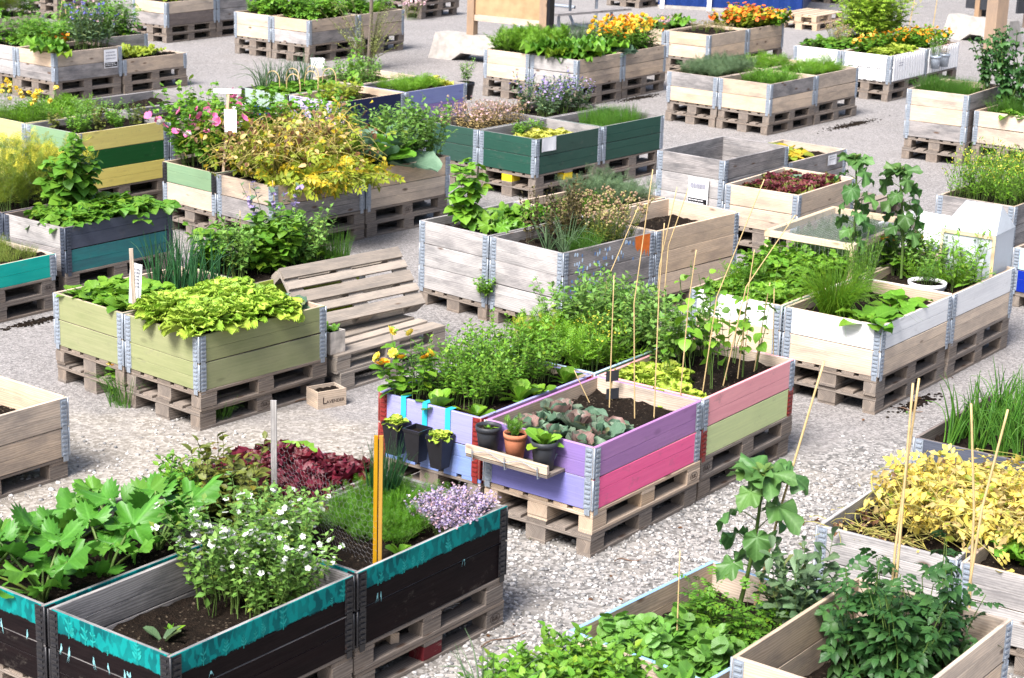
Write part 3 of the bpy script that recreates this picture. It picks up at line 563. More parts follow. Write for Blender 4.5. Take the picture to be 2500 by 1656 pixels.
def blades(seed,n,Rr,h,w,lm,spread=.35,bend=.3,sides=3,hv=.4,flo=None):
    r=np.random.RandomState(seed); a=r.uniform(0,6.28,n); q=Rr*np.sqrt(r.rand(n)); H=h*(1-hv*r.rand(n)); t=np.linspace(0,1,7); a2=a+r.randn(n)*.5; o=H*spread*r.rand(n); bd=H*bend*r.rand(n)**2
    x=o[:,None]*t+bd[:,None]*t**3; P=np.stack([np.cos(a)[:,None]*q[:,None]+np.cos(a2)[:,None]*x,np.sin(a)[:,None]*q[:,None]+np.sin(a2)[:,None]*x,H[:,None]*t-bd[:,None]*.8*t**4],-1)
    mb=MB(); mb.tubes(P,w*r.uniform(.6,1.1,n),w*.12,sides); out=[('leaves',mb.mesh('leaves',LM(lm)))]
    return out
def tangle(seed,n,Rx,Ry,h,sm,leaves,tilt=(0,0)):
    """flopped, withering stems with shrivelled leaves; leaves=[(template,size,count,leafmat)]"""
    r=np.random.RandomState(seed); K=8; t=np.linspace(0,1,K); b=np.stack([r.uniform(-Rx,Rx,n)*.7,r.uniform(-Ry,Ry,n)*.7,0*np.zeros(n)],1); a=r.uniform(0,6.28,n); ln=r.uniform(.25,.65,n); hh=h*r.uniform(.4,1.1,n); sw=r.randn(n)
    P=b[:,None,:]+np.stack([np.cos(a)[:,None]*ln[:,None]*t+np.sin(a)[:,None]*.12*sw[:,None]*np.sin(t*4),np.sin(a)[:,None]*ln[:,None]*t-np.cos(a)[:,None]*.12*sw[:,None]*np.sin(t*4),hh[:,None]*np.sin(t*PI*.75)*1.2+.02],-1)
    P[...,0]+=tilt[0]*t**2; P[...,1]+=tilt[1]*t**2
    st=MB(); st.tubes(P,r.uniform(.0035,.0075,n),.002,5); out=[('stems',st.mesh('stems',[LM(sm)]))]; lf=MB(); ms=[]
    for z,(tm,s,c,lm) in enumerate(leaves):
        k=r.randint(0,n,c); tt=np.clip(r.uniform(.3,1.15,c),0,1); ii=np.minimum((tt*(K-1)).astype(int),K-1); pp=P[k,ii]+r.randn(c,3)*np.array((.03,.03,.025)); lf.inst(TM[tm],pp,r.uniform(0,6.28,c),r.uniform(-1.2,.7,c),r.randn(c)*.8,s*r.uniform(.5,1.2,c),z); ms.append(LM(lm))
    out.append(('leaves',lf.mesh('leaves',ms))); return out
def plant(parts,name,loc,rz=0,s=1.,label=None,cat='plant',group=None,tilt=None):
    """place a plant: an Empty with its parts, or one mesh when it has a single part"""
    if len(parts)==1: o=link(name,parts[0][1],None,loc,rz); tag(o,label,cat,group)
    else:
        o=empty(name,loc,rz,label,cat,group)
        for nm,me in parts:
            c=link(nm,me,o)
            if nm=='flowers': c['kind']='stuff'
    o.scale=(s,s,s*rnd.uniform(.9,1.1))
    if tilt: o.rotation_euler=(tilt[0],tilt[1],rz)
    return o
def bed(b,protos,name,label,cat,pts,s=(.85,1.15),dz=0.,group=None,jit=.02,lean=.12,rz=None):
    """a planting: copies of the prototypes at the (u,v) spots of a box"""
    for k,(u,v) in enumerate(pts):
        pr=protos[k%len(protos)]; q=b.sp(u+rnd.uniform(-jit,jit),v+rnd.uniform(-jit,jit),dz)
        plant(pr,name,q,rnd.uniform(0,6.28) if rz is None else rz+rnd.uniform(-.5,.5),rnd.uniform(*s),label,cat,group if group else (label if len(pts)>1 else None),(rnd.uniform(-lean,lean),rnd.uniform(-lean,lean)))
def grid(nu,nv,u0,u1,v0,v1): return [(u0+(u1-u0)*(i+.5)/nu+(.25*(u1-u0)/nu if j%2 else 0),v0+(v1-v0)*(j+.5)/nv) for i in range(nu) for j in range(nv)]
# prototypes -----------------------------------------------------------------
LET=[rosette(s,56,['let','let2'],.10,'lime',(1.55,.55),Rr=.085,dome=.06) for s in (1,2,3)]; LETG=[rosette(s,34,['let','let2'],.11,'bright',(1.5,.35),Rr=.05) for s in (4,5)]; LETP=[rosette(s,36,['let','let2'],.11,'lime2',(1.5,.3),Rr=.05) for s in (6,7)]
LETY=[rosette(s,16,['let'],.11,'yolk',(1.4,.2)) for s in (8,9)]; LETS=[rosette(s,11,['spat'],.15,'bright',(1.4,.5)) for s in (10,11)]
REDL=[rosette(s,52,['redl'],.125,'red',(1.5,.35),Rr=.06) for s in (12,13,14)]; REDB=[rosette(s,40,['redl'],.105,['redbr','redbr','olive'],(1.5,.3),Rr=.05) for s in (15,16)]
CABR=[rosette(s,15,['cab'],.165,['blue','cabb','blue','cabb','purp'],(1.45,.5)) for s in (17,18)]; CABG=[rosette(s,14,['cab'],.25,['blue','bright'],(1.3,.15),.10,None) for s in (19,20)]; CABS=[rosette(s,10,['cab'],.13,['blue'],(1.3,.3)) for s in (21,)]
TURN=[rosette(s,22,['chard'],.105,'bright',(1.4,.5),.10,(.1,1.0)) for s in (22,23,24)]
STRAW=[rosette(s,16,['trif'],.13,'green',(1.4,.35),.13,(-.2,.5)) for s in (25,26,27)]
CHARD=[rosette(s,11,['chard'],.20,'bright',(1.35,.5),.12,(.0,.7),sm='redbr') for s in (28,29)]
MINT=[herb(s,13,.10,.30,16,'ov1',.052,'bright',spread=.25,wh=2,pitch=(.0,.5),tap=.35) for s in (30,31,32)]
MINTD=[herb(s,13,.10,.26,14,'ov1',.052,'mid',spread=.25,wh=2,pitch=(.0,.5),tap=.35) for s in (33,)]
MINTB=[herb(s,16,.10,.20,16,'ov',.058,'bright',spread=.3,wh=2,pitch=(-.1,.5),tap=.3) for s in (34,35)]
PEA=[herb(s,16,.12,.42,15,'ov1',.062,'pea',spread=.32,pitch=(-.5,.6),tap=.25,droop=.15) for s in (36,37)]
PEAW=[herb(s,15,.12,.50,26,'ov1',.043,'pea',spread=.32,pitch=(-.5,.6),tap=.25,droop=.25,flo=('five',.027,2,'white',.55)) for s in (38,39,40)]
BEAN=[herb(s,9,.12,.36,9,'trif',.15,'green',spread=.4,pitch=(-.4,.4),tap=.3) for s in (41,42)]; BEANL=[herb(s,9,.12,.30,8,'trif',.14,'bright',spread=.4,pitch=(-.4,.4),tap=.3) for s in (43,44)]
POT=[herb(s,9,.12,.40,9,'pinn',.20,'green',spread=.45,pitch=(-.4,.4)) for s in (45,46)]; POTY=[herb(s,9,.12,.34,9,'pinn',.20,'ygreen',spread=.5,pitch=(-.5,.4)) for s in (47,48)]
RASP=[herb(s,5,.06,.50,11,'trif',.19,'bright',spread=.2,pitch=(-.4,.4),sr=.004) for s in (49,)]
RASPD=[herb(s,6,.08,.55,11,'trif',.19,'green',spread=.25,pitch=(-.5,.3),sr=.004) for s in (50,)]
DILL=[herb(s,8,.08,.45,9,'frond',.17,'dill',spread=.25,pitch=(.2,1.2),tap=.2,flo=('frond2',.10,2,'mustard',None)) for s in (51,52)]
CARR=[rosette(s,14,['frond'],.30,'fern',(1.5,.55),0,None) for s in (53,54)]; CARRD=[rosette(s,15,['frond2'],.24,'green',(1.5,.4),0,None) for s in (55,56)]
PARS=[herb(s,18,.10,.18,6,'curly',.10,'fern',spread=.45,pitch=(.1,1.1),tap=.1) for s in (57,58)]; PARSD=[herb(s,16,.10,.16,6,'curly',.09,'green',spread=.45,pitch=(.1,1.1),tap=.1) for s in (59,)]
MOSS=[herb(s,34,.11,.09,7,'frond2',.05,'moss',spread=.5,pitch=(.2,1.2),tap=.1,sr=.0015) for s in (60,61)]
FINE=[herb(s,22,.11,.16,7,'frond',.09,'sage',spread=.4,pitch=(.1,1.1),tap=.1,sr=.0015) for s in (62,)]
GRASS=[blades(s,130,.11,.16,.0022,'grass',.5,.5) for s in (63,64)]; GRASSG=[blades(s,130,.10,.24,.0028,'chive',.45,.6) for s in (65,)]
CHIVE=[blades(s,170,.09,.24,.0022,'chive',.25,.2) for s in (66,)]; TUFT=[blades(s,460,.09,.46,.0036,'fern',.75,1.1) for s in (67,)]; CHIVD=[blades(s,170,.055,.40,.0042,'onion',.22,.12) for s in (68,)]
ONION=[blades(s,11,.05,.46,.0075,'onion',.3,.25,6) for s in (69,70,71)]; ONIOB=[blades(s,14,.06,.40,.009,'chive',.4,.5,6) for s in (72,73)]
LEEK=[blades(s,16,.04,.42,.008,'sage',.6,.9,5) for s in (74,75)]
THYME=[herb(s,80,.13,.15,8,'ov1',.014,'thyme',spread=.35,pitch=(-.2,.8),sr=.0012,flo=('five',.0135,16,['lav','lav','pink','violet'],.5)) for s in (76,77)]
MARI=[herb(s,19,.11,.30,12,'lance',.10,'green',spread=.35,flo=('pom',.062,1,['yellow','yellow','orange','cal'],None)) for s in (78,79)]
CALE=[herb(s,4,.05,.30,7,'spat',.10,'bright',spread=.25,flo=('pom',.055,1,['yellow','cal'],None)) for s in (80,)]
NASTR=[herb(s,12,.12,.20,7,'nast',.09,'ygreen',spread=.6,pitch=(-.2,.5),flo=('five',.065,2,['redor','orange','redor'],.7)) for s in (81,)]; NASTO=[herb(s,14,.12,.20,7,'nast',.085,'bright',spread=.6,pitch=(-.2,.5),flo=('five',.06,1,['orange','orange','yellow'],.8)) for s in (82,)]
NAST=[herb(s,14,.11,.19,6,'nast',.085,'nas',spread=.45,pitch=(-.1,.6),t0=.45,tap=.1) for s in (83,84)]
CORN=[herb(s,14,.10,.40,12,'lance',.09,'sage',spread=.3,pitch=(.1,1),flo=('corn',.035,1,['blue','pink','blue'],None)) for s in (85,)]
BORA=[herb(s,9,.10,.36,8,'ov',.09,'sage',spread=.4,flo=('five',.028,7,['violet','violet'],.75)) for s in (86,)]
OREG=[herb(s,22,.11,.30,9,'ov1',.035,'gold',spread=.3,pitch=(-.2,.7),flo=('ball',.022,4,['dry','straw'],.85)) for s in (87,)]
OREL=[herb(s,22,.11,.34,9,'ov1',.035,'sage',spread=.3,pitch=(-.2,.7),flo=('ball',.025,5,['lav','pink'],.82)) for s in (88,)]
DRYF=[herb(s,18,.11,.26,7,'lance',.05,'straw','dstem',spread=.4,flo=('corn',.03,3,['dry','pink','dry'],.7)) for s in (89,90)]
ORACH=[herb(s,6,.07,.46,16,'ov',.06,'oliv2','dstem',spread=.2,pitch=(-.1,.9)) for s in (91,92)]; ORACG=[herb(s,8,.08,.28,10,'ovs',.09,'olive','dstem',spread=.25,pitch=(-.2,.6)) for s in (93,94)]
MALL=[herb(s,15,.14,.58,17,'mallow',.12,'bright',spread=.35,pitch=(-.5,.5)) for s in (95,195,295)]+[herb(s,6,.14,.64,9,'mallow',.10,'green',spread=.35,pitch=(-.5,.5),flo=('bell',.085,2,['pinkm','pinkm','pinkm','white'],.78)) for s in (96,)]
SQ=[rosette(s,9,['squash','squash2','squash'],.30,'squash',(1.3,.55),.34,(-.15,.85),.6,sr=.010) for s in (97,98)]; SQS=[rosette(s,9,['squash2'],.26,'bright',(1.25,.5),.18,(-.2,.5),sr=.006) for s in (99,)]
SQY=[rosette(s,9,['squash2'],.22,'ygreen',(1.25,.4),.14,(-.2,.5),sr=.006) for s in (100,)]
RHUB=[rosette(s,13,['rhu'],.36,'green',(1.2,.4),.26,(-.5,.3),sr=.010,sm='redbr') for s in (101,102)]
MUST=[herb(s,15,.12,.46,9,'lance',.08,'fern',spread=.35,pitch=(0,1),flo=('five',.018,2,['mustard','mustard'],.75)) for s in (103,104)]
YARR=[herb(s,6,.08,.34,6,'frond2',.10,'green',spread=.25,flo=('umb',.028,16,['yellow'],.93)) for s in (105,)]
TALL=[herb(s,5,.06,.30,9,'lance',.09,'bright',spread=.25,pitch=(0,.9)) for s in (106,)]
ROSE=[herb(s,26,.09,.40,34,'lance',.03,'green',spread=.18,pitch=(.3,1.1),sr=.002) for s in (107,)]
BROADB=[herb(s,5,.06,.34,15,'spat',.10,'sage',spread=.2,pitch=(.0,.9)) for s in (108,109)]
TOM=[herb(s,7,.08,.62,10,'tomato',.20,'tom',spread=.30,pitch=(-.7,.3),sr=.006,tap=.35) for s in (110,111)]
LOV=[herb(s,15,.13,.62,13,'pinn',.15,'lime',spread=.35,pitch=(-.3,.6),flo=('frond2',.09,1,['mustard'],None)) for s in (112,)]
SUNT=[herb(s,4,.10,1.0,11,'sunf',.20,'tom',spread=.3,pitch=(-.6,.1),sr=.012,tap=.3) for s in (113,114)]
SEEDL=[rosette(s,4,['spat'],.09,'sage',(1.0,.4)) for s in (115,)]; SEEDS=[rosette(s,6,['ov1'],.05,'bright',(1.2,.3)) for s in (116,)]
BSEED=[herb(s,2,.02,.42,7,'bean',.062,'bright',spread=.12,pitch=(-.7,.1),t0=.3,tap=.35) for s in (117,118,119)]
WILT=[tangle(s,40,.22,.20,.36,'ystem',[('ovs',.055,130,'brown'),('ovs',.06,120,'straw'),('pinn',.13,70,'ygreen'),('ov',.06,70,'yellow')]) for s in (120,121)]
WILY=[tangle(s,36,.16,.16,.22,'ystem',[('ov',.075,170,'ylw2'),('pinn',.13,45,'ylw2'),('ov1',.06,140,'straw'),('ovs',.06,50,'ygreen'),('ovs',.05,25,'brown')],(.22,-.02)) for s in (122,123)]
WILF=[tangle(s,14,.12,.10,.10,'ystem',[('pinn',.17,90,'ygreen'),('pinn',.15,50,'yellow')]) for s in (124,)]
WISP=[herb(s,46,.22,.80,60,'ov1',.055,'wisp','dstem',spread=1.0,hv=.5,pitch=(-.6,.8),sr=.004,t0=.25) for s in (125,)]
BEET=[rosette(s,9,['chard'],.15,['ygreen','yellow'],(1.35,.5),.08,(0,.7),sm='redbr') for s in (126,)]
# ---------------------------------------------------------------- plantings
B=BX
def L_(what,b): return what+' in the '+B[b].desc
def bd(b,pr,name,what,cat,pts,**k): bed(B[b],pr,name,L_(what,b),cat,pts,**k)
bd('A1',LET,'lettuce','frilly bright lime lettuce head','lettuce',grid(5,4,.06,.92,.06,.74),s=(1.0,1.35),dz=.035)
bd('A1',CABS,'cabbage_seedling','small blue green cabbage','cabbage',grid(2,3,.95,1.15,.1,.7),s=(.7,1))
bd('A2',TURN,'turnip','leafy turnip plant','turnip',grid(4,4,.06,.62,.06,.74),s=(.85,1.1))
bd('A2',ONION,'onion','upright hollow onion plant','onion',grid(3,4,.68,1.12,.06,.7),s=(.9,1.2))
bd('A3',PEA+BEANL,'bean','climbing bean plant','bean',grid(5,3,.06,1.05,.24,.74),s=(.85,1.1))
bd('A3',BORA,'borage','borage plant with lilac flowers','borage',[(.8,.62)],s=(1.3,1.4))
bd('A3',CHIVE,'chive','clump of thin chives','chive',[(1.1,.2)],s=(1.1,1.3))
bd('A3',SQS,'squash','broad leaved squash','squash',[(.95,.35)],s=(.7,.8))
bd('B1',TUFT,'chive','large drooping tuft of chives','chive',[(.30,.56)],s=(1,1.05))
bd('B1',ROSE,'rosemary','upright rosemary bush','rosemary',[(.82,.56),(.92,.66)],s=(1,1.2))
bd('B1',CHARD,'chard','red stemmed chard','chard',[(.62,.22),(.78,.2),(.14,.25),(.10,.12)],s=(.7,.9))
bd('B2',LETG,'lettuce','bright green lettuce head','lettuce',grid(3,2,.05,.6,.06,.45)+[(.1,.62),(.3,.62)],s=(.9,1.1))
bd('B2',PARSD+CARR,'carrot','feathery carrot plant','carrot',grid(2,2,.35,.75,.45,.74),s=(.9,1.1))
bd('B2',BEANL,'bean','low bean plant','bean',grid(4,3,.55,1.12,.08,.72),s=(.55,.7))
bd('B3',PEA+TALL,'pea','bushy green pea plant','pea',grid(3,2,.45,.85,.4,.76),s=(.8,1))
bd('B3',TALL,'tarragon','leggy pale tarragon plant','tarragon',grid(3,2,.25,.8,.06,.3),s=(1,1.3))
bd('B3',CARR,'carrot','bright feathery carrot top','carrot',[(.30,.40),(.42,.35),(.5,.2)],s=(.8,1))
bd('B3',CALE,'calendula','yellow calendula beside the mesh frame','calendula',[(.5,.72),(.62,.76)],s=(1.2,1.5))
bd('B4',BEAN,'bean','dark leafy bean plant','bean',grid(5,3,.05,1.1,.08,.72),s=(.40,.5))
bd('B4',FINE,'carrot','fine grey green carrot top','carrot',grid(5,4,.1,1.1,.08,.72),s=(.8,1.0),dz=.10)
bd('C1',CABR,'cabbage','green and purple red cabbage','cabbage',grid(3,3,.06,.62,.1,.7),s=(.75,.98),lean=.08)
bd('C2',MINT+MINTD+MINT,'mint','bushy mint plant','mint',grid(6,4,.12,1.1,.16,.74),s=(.85,1.1))
bd('C2',CALE,'calendula','calendula with yellow and orange flowers','calendula',[(.08,.68),(.14,.74),(.05,.55)],s=(1.0,1.25))
bd('C2',LETS,'lettuce','upright young cos lettuce','lettuce',[(.08,.38),(.1,.12),(.55,.10),(.68,.09),(1.08,.12)],s=(.8,1.1))
bd('C3',LETP,'lettuce','pale frilly lettuce','lettuce',grid(2,3,.08,.5,.4,.74)+[(.12,.3),(.1,.18)],s=(.9,1.1))
bd('C3',BSEED,'bean_seedling','bean seedling climbing a cane','bean',grid(4,3,.35,1.1,.1,.66),s=(1.0,1.6))
bd('C3',PEA,'pea','tall pea plant','pea',[(.62,.68),(.8,.7),(1.0,.68)],s=(1.0,1.2))
bd('C4',PEA,'pea','dense climbing pea plant','pea',grid(4,4,.4,1.12,.08,.74),s=(.9,1.2))
bd('C4',DILL,'dill','yellow flowering dill','dill',[(.1,.66),(.25,.5)],s=(.45,.55))
bd('C4',PARS+CARR,'parsley','bright feathery parsley','parsley',grid(3,3,.06,.5,.1,.74),s=(1.0,1.3))
bd('C4',MUST,'mustard','small yellow mustard plant','mustard',[(.15,.1),(.3,.12),(.42,.2)],s=(.7,.85))
bd('D1',SEEDL,'seedling','grey green broad seedling','seedling',[(.40,.50)],s=(1.2,1.3))
bd('D1',SEEDS,'sprout','tiny green sprout','seedling',[(.22,.55),(.28,.38),(.5,.55)],s=(.9,1.1))
bd('D1',PEAW,'pea','white flowering pea plant','pea',grid(3,3,.78,1.1,.14,.66),s=(1.0,1.4))
bd('D2',SQ,'courgette','large leaved courgette plant','courgette',[(.22,.25),(.22,.62),(.62,.28),(.66,.62),(1.0,.35),(1.0,.66)],s=(.85,1.05))
bd('D3',THYME,'thyme','lilac flowering thyme clump','thyme',[(.82,.12),(.95,.12),(1.08,.13),(.87,.24),(1.0,.26),(1.1,.25)],s=(.85,1.0))
bd('D3',MOSS,'parsley','low bright green parsley','parsley',grid(4,3,.48,1.1,.34,.72)+[(.6,.26),(.7,.3)],s=(1.0,1.25))
bd('D3',CHIVD,'chive','tall dark chive clump','chive',[(.93,.66)],s=(1.15,1.2))
bd('D3',PEA,'pea','drying pea plant','pea',[(.10,.5),(.12,.68),(.24,.6)],s=(.7,.9))
bd('D3',LETS,'parsley','small bright parsley seedling','parsley',[(.45,.10)],s=(.6,.7))
bd('D4',REDL,'lettuce','dark red frilly lettuce','lettuce',grid(3,4,.42,1.1,.06,.76),s=(1.1,1.35),dz=.025)
bd('D4',LETS,'lettuce','bright green butter lettuce','lettuce',[(1.02,.72),(1.08,.66)],s=(1.1,1.3))
bd('D4',MINTB,'mint','bright green mint','mint',[(.2,.6),(.18,.45),(.3,.66)],s=(.9,1.05))
bd('D4',ORACG,'orach','olive green orach plant','orach',grid(2,3,.10,.4,.08,.5),s=(1.0,1.2))
bd('E1',ORACH,'orach','dark brown green orach','orach',grid(5,2,.25,.9,.35,.76),s=(.8,1.05))
bd('E1',LEEK,'leek','drooping pale leek','leek',[(.25,.35),(.2,.2),(.4,.3)],s=(.8,1))
bd('E1',GRASSG,'grass_tuft','tuft of green grass','grass',[(.4,.15),(.55,.2),(.3,.1)],s=(.7,.9))
bd('E1',OREG,'oregano','golden oregano bush','oregano',grid(3,3,.62,1.12,.08,.7),s=(.9,1.15))
bd('E2',RASP,'raspberry','leafy young raspberry plant','raspberry',[(.28,.55)],s=(.95,1.0))
bd('E2',SQS,'squash','light green squash plant','squash',[(.35,.22),(.65,.3),(.85,.5),(1.05,.3)],s=(.9,1.15))
bd('E4',CARR,'dill','feathery dill clump','dill',[(.15,.2),(.3,.4),(.5,.3)],s=(.6,.7))
bd('E4',FINE,'fennel','feathery grey green fennel','fennel',grid(3,3,.55,1.12,.08,.7),s=(1,1.2))
bd('F1',WILT,'potato','withered brown and yellow potato plant','potato',grid(3,2,.18,1.05,.18,.66),s=(1.0,1.2))
bd('F1',POTY,'potato','yellowing green potato plant','potato',[(.3,.72),(.5,.74),(1.05,.68),(.85,.72)],s=(.9,1.1))
bd('F1',WILF,'potato','yellow potato shoots hanging over the side','potato',[(.45,.02),(.62,-.02),(.55,.06),(.72,-.03),(.62,.05),(.84,.02),(1.0,.06)],s=(1.0,1.2))
bd('F2',MALL,'mallow','tall mallow with pink flowers','mallow',grid(4,3,.1,1.05,.10,.72),s=(.95,1.15))
bd('F2',MALL[3:],'mallow','pink flowering mallow at the front','mallow',[(.12,.25),(.12,.55),(.35,.35)],s=(.95,1.05))
bd('F3',CABG,'cabbage','broad leaved green cabbage','cabbage',[(.15,.2),(.3,.12),(.35,.5),(.6,.55),(.55,.22),(.15,.6)],s=(1.05,1.3),dz=.06)
bd('F3',PEA,'pea','sprawling pea shoot','pea',grid(4,3,.5,1.18,.03,.72),s=(1.0,1.4))
bd('F4',OREL,'oregano','lilac flowering oregano','oregano',[(.3,.2),(.55,.25),(.4,.4)],s=(1,1.2))
bd('F4',PEA+MALL[:1],'bean','leafy green bean plant','bean',grid(4,2,.1,1.1,.3,.7),s=(.8,1.0))
bd('F4',PEA,'bean','tall green bean plant','bean',[(.2,.7),(.4,.72)],s=(1.1,1.3))
bd('G1',LETY,'lettuce','pale yellow lettuce','lettuce',grid(4,3,.25,1.0,.12,.6),s=(.9,1.2))
bd('G1',MINTB,'basil','low green basil','basil',[(.45,.62),(.6,.66),(.8,.62)],s=(.7,.8))
bd('G2',DRYF,'dried_flower','dried brown flower plant','flower',grid(5,3,.08,1.12,.1,.7),s=(.8,1.1))
bd('G3',CHIVE,'chive','fine upright chive clump','chive',grid(4,3,.35,1.1,.12,.68),s=(.8,1.05))
bd('G4',CORN,'cornflower','blue cornflower plant','cornflower',grid(3,2,.1,1.1,.1,.7),s=(.8,1.0))
bd('G4',BORA,'borage','grey green borage plant','borage',grid(3,3,.2,1.1,.1,.7),s=(.8,1.0))
bd('H1',RHUB,'rhubarb','broad crinkled rhubarb','rhubarb',[(.25,.3),(.25,.62),(.7,.35),(.7,.66),(1.0,.4)],s=(.85,1.05))
bd('H2',PARS,'parsley','bushy curly parsley','parsley',grid(5,4,.06,1.1,.06,.74),s=(1.1,1.4))
bd('H3',MARI,'marigold','marigold with orange and yellow flowers','marigold',grid(4,3,.1,1.1,.1,.72),s=(1.05,1.3))
bd('H3',CABS,'cabbage','blue green kohlrabi','kohlrabi',[(.05,.12),(.12,.05)],s=(1.4,1.7))
bd('H4',LEEK,'leek','blue green leek','leek',grid(4,3,.1,1.1,.1,.7),s=(.8,1))
bd('I1',CARRD,'carrot','dark feathery carrot top','carrot',grid(4,3,.3,1.05,.12,.7),s=(.9,1.15))
bd('I2',FINE,'dill','fine grey green dill','dill',grid(5,4,.06,1.12,.06,.74),s=(.8,1.0))
bd('I3',CARR,'carrot','pale feathery carrot top','carrot',grid(4,3,.1,1.1,.1,.7),s=(.7,.9))
bd('I3',CARRD,'carrot','low green carrot top','carrot',[(.1,.2),(.3,.4),(.2,.6)],s=(.9,1))
bd('I4',CARR,'carrot','feathery carrot top','carrot',grid(3,3,.1,1.1,.1,.7),s=(.6,.8))
bd('J1',GRASSG,'grass_tuft','tuft of tall green grass','grass',grid(3,4,.08,.6,.1,.72),s=(.9,1.2))
bd('J1',SUNT,'sunflower','tall dark green sunflower stand','sunflower',[(.85,.08),(1.05,.2),(1.1,.05)],s=(.6,.75))
bd('J2',GRASSG,'grass_tuft','dark tuft of grass','grass',grid(3,3,.1,.9,.15,.7),s=(1.0,1.4))
bd('J2',SUNT,'sunflower','dark green sunflower','sunflower',[(.45,.6),(.75,.65),(.6,.35),(.35,.3)],s=(.8,1.0))
bd('J2',LETG,'lettuce','bright lettuce','lettuce',[(.12,.15),(.12,.35)],s=(.9,1))
bd('K1',STRAW,'strawberry','dark leaved strawberry plant','strawberry',grid(5,4,.08,1.12,.06,.62),s=(.95,1.2))
bd('K1',RASPD,'raspberry','tall raspberry bush','raspberry',[(.45,.68),(.7,.7)],s=(.95,1.1))
bd('K2',GRASS,'grass_tuft','tuft of short yellow green grass','grass',grid(6,4,.05,1.12,.06,.72),s=(.5,.8))
bd('K3',DILL,'dill','tall yellow green dill','dill',grid(5,4,.06,1.12,.06,.74),s=(.75,1.05))
bd('L1',MINTB+ORACG+PEA,'herb','mixed green herb plant','herb',grid(4,3,.1,1.1,.1,.7),s=(.6,.85))
bd('L2',CARR,'carrot','light green feathery carrot','carrot',grid(5,3,.08,1.1,.1,.72),s=(.75,.95))
bd('L2',YARR,'yarrow','yarrow with flat yellow flower heads','yarrow',[(.12,.1),(.1,.35),(.15,.6),(.3,.05)],s=(1,1.2))
bd('L3',SQS,'squash','young light green squash','squash',[(.75,.45),(.9,.3)],s=(.8,1.0))
bd('M1',CORN,'cornflower','blue and pink cornflower bush','cornflower',grid(3,2,.62,1.1,.08,.5),s=(1.25,1.5))
bd('M1',RHUB,'rhubarb','rhubarb hanging over the corner','rhubarb',[(.12,.18)],s=(.8,.85))
bd('M1',POT+NASTR,'nasturtium','leafy plant with dark red flowers','nasturtium',grid(2,2,.15,.55,.4,.74),s=(.8,1))
bd('M2',SQY,'squash','yellowing squash plant','squash',grid(3,2,.15,1.0,.2,.65),s=(.75,.95))
bd('M3',POT,'potato','dark green potato plant','potato',grid(3,3,.1,1.1,.1,.7),s=(.7,.95))
bd('M4',POT+PEA,'bean','tall mixed bean plant','bean',grid(4,3,.1,1.1,.1,.72),s=(1.1,1.45))
bd('N1',POT+DILL,'tomato','staked tomato plant','tomato',grid(4,3,.1,1.1,.1,.7),s=(.9,1.2))
bd('O1',POTY,'potato','overhanging potato plant','potato',grid(3,2,.3,1.1,.06,.5),s=(.8,1))
bd('P1',POT+BEANL,'potato','leafy potato plant','potato',grid(4,3,.1,1.1,.1,.7),s=(.7,.95))
bd('P2',BEANL+MINTB,'spinach','leafy spinach plant','spinach',grid(4,3,.1,1.1,.1,.7),s=(.7,.95))
bd('P3',POT+CARR,'potato','bushy potato plant','potato',grid(4,3,.1,1.1,.1,.7),s=(.7,.95))
bd('U1',OREG,'oregano','yellow green oregano mound','oregano',grid(3,3,.45,1.1,.12,.7),s=(.35,.5))
bd('U2',SQS,'squash','grey green squash plant','squash',grid(3,2,.3,1.05,.2,.65),s=(.9,1.15))
bd('U2',OREL,'lavender','purple lavender bush','lavender',[(.12,.15),(.25,.1)],s=(.6,.7))
bd('U3',NASTR,'nasturtium','red and orange nasturtium','nasturtium',grid(4,3,.06,1.1,.06,.72),s=(1.1,1.4))
bd('U3',NASTO,'nasturtium','trailing yellow nasturtium','nasturtium',[(.9,.02),(1.1,.03),(1.0,.3)],s=(1.2,1.4))
bd('W1',LETP+NASTO,'nasturtium','orange flowering nasturtium','nasturtium',grid(4,3,.1,1.1,.1,.7),s=(1.0,1.3))
bd('W2',STRAW+OREG,'strawberry','leafy strawberry plant','strawberry',grid(4,3,.1,1.1,.1,.72),s=(.9,1.15))
bd('W3',NASTO,'nasturtium','yellow and orange nasturtium','nasturtium',grid(4,3,.1,1.1,.1,.7),s=(.9,1.2))
bd('W4',LOV,'lovage','tall yellow green lovage','lovage',grid(4,3,.1,1.1,.1,.72),s=(1.0,1.35))
bd('Y2',REDB,'lettuce','red brown curly lettuce head','lettuce',grid(5,3,.18,1.1,.10,.72),s=(.85,1.05))
bd('Y2',CABS,'cabbage','blue green cabbage seedling','cabbage',[(.85,.5)],s=(1,1.1))
bd('Y3',BEET,'beetroot','yellow green beetroot plant','beetroot',grid(3,3,.1,.75,.2,.7),s=(.9,1.2))
bd('Z1',BROADB,'broad_bean','grey green broad bean plant','broad bean',[(.92,.10),(1.02,.12),(.82,.08),(.95,.2)],s=(1.0,1.2))
bd('Z1',NAST,'nasturtium','round leaved nasturtium','nasturtium',grid(3,4,.04,.45,.08,.66),s=(.85,1.05))
bd('Z1',POT,'potato','low leafy potato plant','potato',[(.6,.35),(.7,.22),(.62,.5)],s=(.6,.75))
bd('Z2',NAST,'nasturtium','nasturtium spilling over the divider','nasturtium',[(1.05,.15),(1.0,.32),(1.08,.45)],s=(1.0,1.1))
bd('Z2',MINTB,'mint','dense bright mint plant','mint',grid(4,4,.5,1.12,.3,.76),s=(1.0,1.25))
bd('Z2',LEEK,'leek','arching pale leek','leek',[(.55,.66),(.5,.55),(.6,.74)],s=(.9,1.1))
